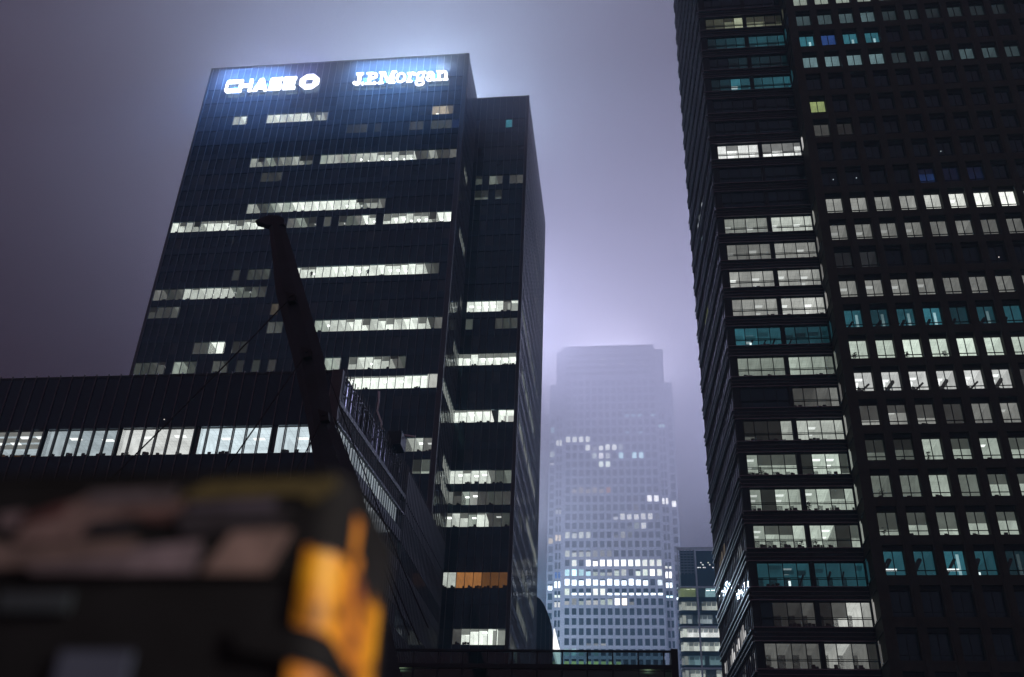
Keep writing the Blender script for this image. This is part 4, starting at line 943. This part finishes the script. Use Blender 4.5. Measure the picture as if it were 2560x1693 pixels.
# ================================================================== brown stone wing with punched windows (far right)
BYY, BXL = 100.2, 23.5
bs = thing('brown_stone_block', (40, BYY, 0), 'brown stone office block with a deep grid of square paired windows, adjoining the glass tower', 'office tower')
F_b = Facade(bs, 0, BYY, 0.0)
CP, CW0, CW = 2.876, 24.6, 2.0
NC = 13; OPH = 3.1; DEP = 0.5
BZ = lambda r_: RZ(r_ - 9) + 0.12                       # head of the glass in row r
MB().box(BXL + .4, CW0 + NC * CP, BYY + 6.0, 130, 0, RTOP).obj('core', M['tower_core'], bs, (-40, -BYY, 0))
pier_h = RTOP
F_b.put('pier', MB().box(BXL, CW0, 0.0, DEP + .1, 0, pier_h).mesh('pier', M['brown_stone']))
for i in range(NC): F_b.put('pier', cached('bp', lambda: MB().box(0, CP - CW, 0, DEP + .1, 0, pier_h).mesh('pier', M['brown_stone'])), CW0 + i * CP + CW, 0, 0)
# raised edges on each pier and a joint every storey
for i in range(NC): F_b.put('pier_rib', cached('bpr', lambda: MB().box(0.2, CP - CW - 0.2, -0.07, -.002, 0, pier_h).mesh('pier_rib', M['brown_stone'])), CW0 + i * CP + CW, 0, 0)
xr = CW0 + NC * CP
ROWS = range(-7, 29)
bandm = MB().box(CW0 + .003, xr - .003, 0.03, DEP + .1, 0, RP - OPH).mesh('band', M['brown_stone'])
for r_ in ROWS: F_b.put('band', bandm, 0, 0, BZ(r_) + .42)
def W(h, *a): return {i: (h,) + (x if isinstance(x, tuple) else (x, 0, 0)) for i, x in enumerate(a)}
BR = {
 0: W('green', .34, .34, .34, .34, .12, .03), 1: W('ice', .06, .085, .1, .12, .03, .03, .02, .03, .02, .02),
 2: W('blue', 0, 0, 0, 0) , 3: W('ice', .2, .24, .24, .21, .03, .03, .04, .085, .06, .06), 5: {0: ('lime', .3, 0, 0)}, 6: {0: ('grey', .3, .82, 0), 1: ('grey', .04, .85, 0)},
 8: {4: ('blue', .085, .3, 0), 5: ('blue', .015, .3, 0), 6: ('blue', .025, .3, 0)},
 9: W('grey', .24, .25, .27, .27, .52, (.8, 0, 1), (1.0, 0, 1), (1.0, 0, 1), 1.0, .9), 10: W('grey', (.15, 0, 1), (.17, 0, 1), (.16, 0, 1), (.16, 0, 1), .15, .16, .12, .12, .1, .1),
 11: W('blue', 0, 0), 12: W('grey', (.17, 0, 1), (.19, 0, 1), (.2, 0, 1), (.17, 0, 1), .16, .16, .14, .14, .12, .1),
 13: W('teal', .16, .085, (.12, 0, 2), (.24, 0, 2), .05, (.085, 0, 2), .12, .16, .1, .1), 14: W('green', .62, .6, .64, .62, .66, .6, .55, .6, .6, .6),
 15: W('white', (.5, 0, 3), (.6, 0, 3), (.5, 0, 3), (.55, 0, 3), (.6, 0, 3), (.45, 0, 3), (.04, 0, 0)),
 16: W('grey', (.3, .66, 0), (.3, .35, 1), (.3, .6, 0), (.2, .95, 0), (.16, 0, 0), (.18, 0, 1), (.2, .3, 0)),
 17: W('green', (.12, .55, 0), (.1, .45, 0), (.4, 0, 0), (.36, .45, 0), (.36, 0, 1), (.4, .5, 0), .3, .2),
 18: W('green', (.14, 0, 0), (.12, 0, 0), (.34, 0, 0), (.15, 0, 0), (.42, .42, 1), (.4, .4, 0), .2),
 19: W('green', (.27, .68, 0), (.34, .5, 0), (.6, .66, 0), (.42, .45, 1), (.4, .35, 1), (.3, .4, 0)),
 20: W('teal', (.16, 0, 4), (.12, 0, 0), (.2, 0, 4), (.14, 0, 2), .04, .03)}
BR[2] = {0: ('teal', .27, 0, 0), 1: ('blue', .16, 0, 0), 2: ('teal', .34, 0, 2), 3: ('teal', .27, 0, 0)}
BR[11] = {0: ('cool', .015, .0, 0), 1: ('cool', .015, 0, 0)}
GH = OPH - .42
rnd = random.Random(31)
fmb = frame_mesh(CW, GH, 0.62, False, True)
headm = MB().box(0, CW, DEP - .1, DEP + .08, 0, .415).mesh('window_head', M['dark_frame'])
for r_ in ROWS:
    z0 = BZ(r_) - GH
    for i in range(NC - 2):
        if r_ < -3 or r_ > 25 or i > 10: 
            pass
        spec = BR.get(r_, {}).get(i)
        F2 = F_b
        if spec is None or spec[1] < .009:
            wv = F_b.put('window', cached('bdw', lambda: MB().box(0, CW, .1, .13, 0, GH).mesh('window', M['tower_glass'])), CW0 + i * CP, DEP, z0)
            put('window_frame', fmb, wv); put('window_head', headm, wv, (0, -DEP, GH)); continue
        hue, lv, bl, lm = spec; lv *= rnd.uniform(1.02, 1.45)
        desk = rnd.randrange(9) if rnd.random() < (.85 if r_ in (16, 17, 18, 19) else .15) else None
        wv = lit_window(F_b, CW0 + i * CP, z0, CW, GH, hue, lv, bl, 0, desk, 5.0, DEP)
        put('window_frame', fmb, wv); put('window_head', headm, wv, (0, -DEP, GH))
        if lm in (1, 3):
            put('ceiling_lamp', lamp_mesh(1.2, hue, 1.35 if lv > .4 else lv * 2), wv, (.2, rnd.uniform(1.4, 2.2), GH + .1))
        if lm == 2: put('tube_lamp', MB().box(0, .2, 0, .1, 0, .36).mesh('tube_lamp', emit('ice', 1.35, 'lamp')), wv, (rnd.choice((.3, 1.5)), .5, .25))
        if lm == 4: put('tube_lamp', MB().box(0, 1.3, 0, .16, 0, .2).mesh('tube_lamp', emit('cool', 1.35, 'lamp')), wv, (.1 + .5 * rnd.random(), 1.0, .95))
        if hue == 'teal':
            put('brace', MB().tube([(rnd.uniform(-.4, .3), 2.6, 0), (CW * rnd.uniform(.6, 1.0), 2.8, GH + .1)], rnd.uniform(.14, .26), 6).mesh('brace', M['clutter']), wv)
            if rnd.random() < .6: put('wall_panel', MB().box(0, .28, 0, .05, 0, GH).mesh('wall_panel', emit('ice', lv * 2, 'wall')), wv, (CW - .42, 1.2, 0))
        if lm == 3:
            fl_ = 1 if i % 2 else -1
            a_, c_ = (0.1, CW - .1) if fl_ > 0 else (CW - .1, .1)
            put('stair', MB().tube([(a_, 1.8, 0.2), (c_, 2.4, GH)], .24, 6).tube([(c_, 1.2, 0.1), (a_, 1.5, GH * .72)], .12, 6).mesh('stair', M['clutter']), wv)
            put('lamp_tube', MB().tube([(.25, .7, .9), (.5, .9, 1.7)], .14, 6).mesh('lamp_tube', emit('white', 1.35, 'lamp')), wv)
# glazed return between the two blocks
F_q = Facade(bs, BXL - .0, RY, R(-90))
for r_ in range(-5, 26):
    spec = RIB.get(r_ - 9); z0 = BZ(r_) - GH
    if spec is None: continue
    hue, lv = spec[7][0], max(spec[6][1], spec[7][1])
    if lv > .02: F_q.put('return_window', MB().box(.5, .85, -.03, .02, .1, GH - .1).box(.98, 1.25, -.03, .02, .3, GH * .8).mesh('return_window', [emit(hue, lv * .6, 'wall')]), 0, 0, z0)
    for zz in (0, GH): F_q.put('return_ledge', MB().box(0, 3.3, -.12, -.035, zz - .04, zz + .06).mesh('return_ledge', M['dark_frame']), 0, 0, z0)
MB().box(BXL + .002, BXL + .4, BYY + DEP + .12, RY + 2, 0, RTOP).obj('return_wall', M['brown_stone'], bs, (-40, -BYY, 0))
# a few tiny status lamps on dark storeys
for x, z, c_ in ((26.0, BZ(8) - 1.2, 'teal'), (28.8, BZ(8) - 1.1, 'teal'), (39.5, BZ(7) - 1.5, 'teal'), (30.2, BZ(22) - 1.2, 'lime'), (44.5, BZ(10) - .6, 'warm'), (43.0, BZ(11) - 1.6, 'warm')):
    F_b.put('status_lamp', MB().box(0, .09, 0, .05, 0, .09).mesh('status_lamp', emit(c_, 1.0, 'lamp')), x, DEP + .02, z)
for x, z, s_ in ((30.6, BZ(23.2), .3), (30.3, BZ(24.4), .35)):
    F_b.put('warm_lamp', MB().box(0, s_, 0, .1, 0, s_).mesh('warm_lamp', emit('warm', .34, 'lamp')), x, DEP - .15, z - 1.5)

# ------------------------------------------------------------------ pot plants on the window sills
def pot_plant(fc, u, z, d, label, seed, hgt=1.0):
    a = fc.at(u, d, z)
    t = thing('pot_plant', (a[0] + fc.b.x, a[1] + fc.b.y, a[2] + fc.b.z), label, 'pot plant', 'pot plants in the office windows')
    MB().vprism([(.15 * math.cos(q * .785), .15 * math.sin(q * .785)) for q in range(8)], 0, .22).obj('pot', M['clutter'], t)
    r2 = random.Random(seed); b = MB()
    b.tube([(0, 0, .2), (.03, 0, hgt * .7)], .02, 5)
    for q in range(26):
        a2 = r2.uniform(0, 6.28); zz = r2.uniform(.3, .85) * hgt; ln = r2.uniform(.2, .42); up = r2.uniform(-.1, .3)
        ca, sa = math.cos(a2), math.sin(a2)
        b.quad([(0, 0, zz), (ca * ln * .5 - sa * .07, sa * ln * .5 + ca * .07, zz + up * .7), (ca * ln, sa * ln, zz + up * .5), (ca * ln * .5 + sa * .07, sa * ln * .5 - ca * .07, zz + up * .6)])
    b.obj('foliage', M['leaf'], t)
U = lambda i, f=.5: CW0 + i * CP + CW * f
for k_, (fc, u, z, d, lbl) in enumerate((
    (F_b, U(0, .3), BZ(14) - GH, DEP + .3, 'small dark plant in the leftmost pale green lit window of the brown block'),
    (F_b, U(2, .2), BZ(14) - GH, DEP + .3, 'dark plant in the third window of the pale green row on the brown block'),
    (F_b, U(3, .8), BZ(14) - GH, DEP + .3, 'dark plant in the fourth window of the pale green row on the brown block'),
    (F_b, U(2, .3), BZ(17) - GH, DEP + .3, 'bushy dark plant in the fully lit third window of a half-blinded storey'),
    (F_b, U(0, .5), BZ(18) - GH, DEP + .3, 'wide bushy plant on the leftmost sill, two storeys above teal windows'),
    (F_b, U(0, .3), BZ(19) - GH, DEP + .3, 'bushy plant in the leftmost low blind window just above the lower teal storey'),
    (F_r, BAYS[4][0] - RX0 + .3, RZ(9) - RH, .35, 'tall plant left of centre in the ribbon storey two above the teal lower storey'),
    (F_r, BAYS[4][0] - RX0 + .5, RZ(10) - RH, .35, 'tall plant in the right bay of the ribbon storey just above the lower teal storey'),
    (F_r, BAYS[3][0] - RX0 + .8, RZ(10) - RH, .35, 'plant by the centre pier in the ribbon storey just above the lower teal storey'),
    (F_r, BAYS[1][0] - RX0 + .3, RZ(8) - RH, .35, 'spiky plant in the left bay of the half-blinded ribbon storey'))):
    pot_plant(fc, u, z + .06, d, lbl, k_, 1.15)

# ------------------------------------------------------------------ two people standing in the lit bank tower storey
def person(loc_, label, pose):
    pts = {'pel': (0, 0, .95), 'che': (0, 0, 1.32), 'nek': (0, 0, 1.48), 'hed': (0, 0, 1.62), 'top': (0, 0, 1.72)}
    for s_, n_ in ((-1, 'l'), (1, 'r')):
        sp_ = .1 + pose[0] * .08
        pts.update({n_ + 'hip': (s_ * .1, 0, .9), n_ + 'kne': (s_ * sp_, -.03, .5), n_ + 'ank': (s_ * sp_ * 1.15, 0, .08), n_ + 'toe': (s_ * sp_ * 1.2, -.16, .03),
                    n_ + 'sho': (s_ * .2, 0, 1.4), n_ + 'elb': (s_ * (.27 + pose[1] * .1), .02, 1.13), n_ + 'wri': (s_ * (.24 + pose[1] * -.08), -.12, .92 + pose[1] * .1), n_ + 'han': (s_ * .23, -.16, .84 + pose[1] * .1)})
    nm = list(pts); ix = {k: i for i, k in enumerate(nm)}
    ed = [('pel', 'che'), ('che', 'nek'), ('nek', 'hed'), ('hed', 'top')]
    for n_ in 'lr': ed += [('pel', n_ + 'hip'), (n_ + 'hip', n_ + 'kne'), (n_ + 'kne', n_ + 'ank'), (n_ + 'ank', n_ + 'toe'), ('che', n_ + 'sho'), (n_ + 'sho', n_ + 'elb'), (n_ + 'elb', n_ + 'wri'), (n_ + 'wri', n_ + 'han')]
    rad = {'pel': .14, 'che': .16, 'nek': .06, 'hed': .095, 'top': .07, 'hip': .1, 'kne': .07, 'ank': .05, 'toe': .04, 'sho': .08, 'elb': .05, 'wri': .04, 'han': .045}
    me = bpy.data.meshes.new('person'); me.from_pydata([pts[k] for k in nm], [(ix[a], ix[b_]) for a, b_ in ed], []); me.materials.append(M['cloth'])
    o = bpy.data.objects.new('person', me); o.location = loc_; lnk(o)
    o.modifiers.new('skin', 'SKIN'); sd = o.modifiers.new('sub', 'SUBSURF'); sd.levels = 1; sd.render_levels = 1
    sv = me.skin_vertices[0].data
    for k, i in ix.items():
        r_ = rad.get(k) or rad.get(k[1:]); sv[i].radius = (r_, r_ * .75)
    sv[0].use_root = True
    tag(o, label, 'person')
person((-53.05, TY0 + .5, ZT(-4) - WH + .05), 'person in dark clothes standing still in the lit storey just right of the mast', (0, 0))
person((-43.2, TY0 + .5, ZT(-4) - WH + .05), 'person in dark clothes with legs apart, further right in the same lit storey', (1, 1))

# ================================================================== sticker-covered cabinet in the foreground
cab = thing('street_cabinet', (-1.0, 1.7, 0.12), 'black street cabinet with torn stickers on its top band and an amber wrapped end', 'street cabinet')
cl = lambda x, y, z: (x - cab.location.x, y - cab.location.y, z - cab.location.z)
def rounded(x0, x1, y0, y1, r_, n=8):
    out = [(x0, y1), (x0, y0)]
    for k in range(n + 1):
        t = -math.pi / 2 + (math.pi / 2) * k / n; out.append((x1 - r_ + r_ * math.cos(t), y0 + r_ + r_ * math.sin(t)))
    out.append((x1, y1)); return out
MB().vprism(rounded(-1.60, -0.462, 1.505, 1.86, 0.05), 0.12, 2.115).obj('body', M['cab_black'], cab, cl(0, 0, 0), smooth=False)
MB().vprism(rounded(-1.61, -0.461, 1.50, 1.87, 0.05), 2.117, 2.284).obj('head_band', M['cab_black'], cab, cl(0, 0, 0))
MB().vprism(rounded(-1.61, -0.462, 1.498, 1.87, 0.05), 2.286, 2.296).obj('cap', M['cab_black'], cab, cl(0, 0, 0))
STK = [((.38, .26, .26), [(-0.634, 2.194), (-0.536, 2.192), (-0.566, 2.121), (-0.676, 2.122)]), ((.30, .24, .33), [(-0.795, 2.164), (-0.684, 2.175), (-0.687, 2.122), (-0.791, 2.122)]),
 ((.30, .20, .22), [(-0.969, 2.217), (-0.889, 2.259), (-0.818, 2.258), (-0.837, 2.216), (-0.906, 2.17), (-1.01, 2.168), (-0.994, 2.2)]), ((.02, .022, .04), [(-0.893, 2.187), (-0.876, 2.211), (-0.798, 2.213), (-0.812, 2.187)]),
 ((.13, .04, .05), [(-1.002, 2.218), (-0.926, 2.244), (-0.932, 2.22), (-0.995, 2.203)]), ((.13, .05, .06), [(-0.792, 2.225), (-0.731, 2.236), (-0.748, 2.207), (-0.795, 2.21)]),
 ((.27, .16, .17), [(-0.84, 2.231), (-0.727, 2.245), (-0.728, 2.221), (-0.831, 2.216)]), ((.12, .11, .19), [(-0.723, 2.239), (-0.573, 2.246), (-0.575, 2.228), (-0.718, 2.227)]),
 ((.035, .035, .06), [(-0.74, 2.224), (-0.547, 2.225), (-0.562, 2.197), (-0.72, 2.183)]), ((.20, .16, .22), [(-0.973, 2.133), (-0.793, 2.155), (-0.788, 2.121), (-0.958, 2.121)]),
 ((.20, .15, .20), [(-1.046, 2.224), (-1.003, 2.23), (-1.008, 2.2), (-1.036, 2.194)]), ((.15, .125, .03), [(-0.743, 2.251), (-0.69, 2.277), (-0.474, 2.281), (-0.477, 2.26), (-0.512, 2.237), (-0.534, 2.254), (-0.713, 2.245)]),
 ((.24, .17, .18), [(-1.12, 2.17), (-0.79, 2.178), (-0.80, 2.14), (-1.11, 2.125)]), ((.15, .13, .18), [(-0.90, 2.262), (-0.745, 2.266), (-0.75, 2.240), (-0.89, 2.236)]), ((.22, .17, .18), [(-1.3, 2.25), (-1.13, 2.26), (-1.12, 2.19), (-1.29, 2.18)]), ((.09, .09, .15), [(-0.66, 2.22), (-0.57, 2.224), (-.58, 2.20), (-.65, 2.196)])]
for q, (c_, poly) in enumerate(STK):
    y_ = 1.4985 - .0006 * (q % 5)
    MB().prism(poly, y_ - .0006, 1.4998).obj('sticker', mat('sticker_paper_%d' % q, tuple((x * .8 + sum(c_) / 15) * .62 for x in c_), .7, 0, .35, 14.0), cab, cl(0, 0, 0))
# amber wrap round the corner of the end
def wrap(z0, z1, zs0, zs1, x_start, y_end, off, ta=-1.0, tb=2.0):
    """strip following the rounded corner: heights vary from (z0,z1) at its front end to (zs0,zs1) at its rear end"""
    path = [(x_start, 1.500 - off)]
    for k in range(9):
        t = -math.pi / 2 + math.pi / 2 * k / 8; path.append((-0.512 + (.05 + off) * math.cos(t), 1.550 + (.05 + off) * math.sin(t)))
    for k in range(1, 5): path.append((-0.462 + off, 1.550 + (y_end - 1.550) * k / 4))
    b = MB(); ln = [0]
    for k in range(1, len(path)): ln.append(ln[-1] + math.hypot(path[k][0] - path[k - 1][0], path[k][1] - path[k - 1][1]))
    for k in range(len(path) - 1):
        t0, t1 = ln[k] / ln[-1], ln[k + 1] / ln[-1]
        if t0 < ta or t1 > tb: continue
        a0, a1 = z0 + (zs0 - z0) * t0, z0 + (zs0 - z0) * t1; b0, b1 = z1 + (zs1 - z1) * t0, z1 + (zs1 - z1) * t1
        b.quad([path[k] + (a0,), path[k + 1] + (a1,), path[k + 1] + (b1,), path[k] + (b0,)])
    return b
def amber(name, c_, seed):
    m, n, l, b = new_mat(name)
    tc = n.new('ShaderNodeTexCoord'); mp = n.new('ShaderNodeMapping'); mp.inputs['Location'].default_value = (seed, seed * 2, 0)
    nz = n.new('ShaderNodeTexNoise'); nz.inputs['Scale'].default_value = 20; nz.inputs['Detail'].default_value = 3
    l.new(tc.outputs['Object'], mp.inputs['Vector']); l.new(mp.outputs['Vector'], nz.inputs['Vector'])
    rp = n.new('ShaderNodeValToRGB'); e = rp.color_ramp.elements
    e[0].position = .36; e[0].color = (.10, .03, .008, 1); e[1].position = .68; e[1].color = c_ + (1,)
    x = rp.color_ramp.elements.new(.47); x.color = (c_[0] * .85, c_[1] * .72, c_[2], 1)
    l.new(nz.outputs['Fac'], rp.inputs['Fac']); l.new(rp.outputs['Color'], b.inputs['Base Color']); b.inputs['Roughness'].default_value = .5
    return m
A1 = amber('amber_film', (.84, .43, .008), 0.3); A2 = amber('amber_film_worn', (.80, .34, .03), 1.7); A3 = amber('amber_smudge', (.30, .10, .03), 3.1)
def wr(name, m_, *a): return wrap(*a).obj(name, m_, cab, cl(0, 0, 0), smooth=True)
wr('amber_wrap', A2, 2.042, 2.166, 1.985, 2.140, -.500, 1.80, .003)
wr('amber_band', A1, 2.050, 2.160, 1.99, 2.135, -.498, 1.80, .0042, -1, .26)
wr('amber_band', A1, 2.060, 2.172, 1.985, 2.165, -.498, 1.80, .0042, .74, 2)
wr('smudge', A3, 2.125, 2.172, 2.11, 2.150, -.518, 1.80, .0048, .30, .72)
wr('smudge', A3, 2.060, 2.085, 2.03, 2.055, -.518, 1.80, .0048, .36, .66)
wr('amber_wrap', A2, 1.86, 2.005, 1.80, 1.93, -.512, 1.84, .003)
wr('black_strap', M['cab_black'], 2.002, 2.046, 1.915, 1.975, -.60, 1.85, .005)
MB().prism([(-.506, 2.05), (-.490, 2.05), (-.490, 2.10), (-.494, 2.112), (-.504, 2.108)], 1.4945, 1.4965).obj('amber_patch', A1, cab, cl(0, 0, 0))
sd = MB()
for (y0, y1, z0, z1) in ((1.58, 1.615, 2.185, 2.25), (1.60, 1.64, 2.16, 2.19)): sd = MB().box(-.4605, -.4590, y0, y1, z0, z1); sd.obj('amber_sticker', A2, cab, cl(0, 0, 0))
MB().box(-.872, -.758, 1.496, 1.504, 1.86, 1.998).obj('display', mat('display_blue', (.065, .085, .14), .3, 0, .2, 5.0), cab, cl(0, 0, 0))
MB().box(-1.2, -1.02, 1.496, 1.504, 1.9, 2.01).obj('notice', mat('notice', (.10, .08, .04), .7, 0, .3, 9.0), cab, cl(0, 0, 0))
MB().box(-1.0, -.88, 1.497, 1.504, 2.06, 2.09).obj('slot_cover', mat('slot_cover', (.03, .045, .06), .5), cab, cl(0, 0, 0))

# street lamp standing to the right of the camera; it lights the cabinet's end
sl = thing('street_lamp', (3.3, 0.45, 0.12), 'street lamp on a slim dark post to the right of the sticker-covered cabinet', 'street lamp')
MB().tube([(0, 0, 0), (0, 0, 3.6), (-.15, 0, 3.9), (-.45, 0, 4.02)], [.07, .05, .045, .04], 10).obj('post', M['black_steel'], sl, smooth=True)
MB().box(-.95, -.4, -.13, .13, 4.0, 4.1).obj('lamp_head', M['black_steel'], sl)
MB().box(-.9, -.5, -.1, .1, 3.97, 3.998).obj('lens', emit('warm', 1.35, 'lamp'), sl)
point('lamp_light', (-.7, 0, 3.86), LAMP_W, (1.0, .85, .68), .08, sl)
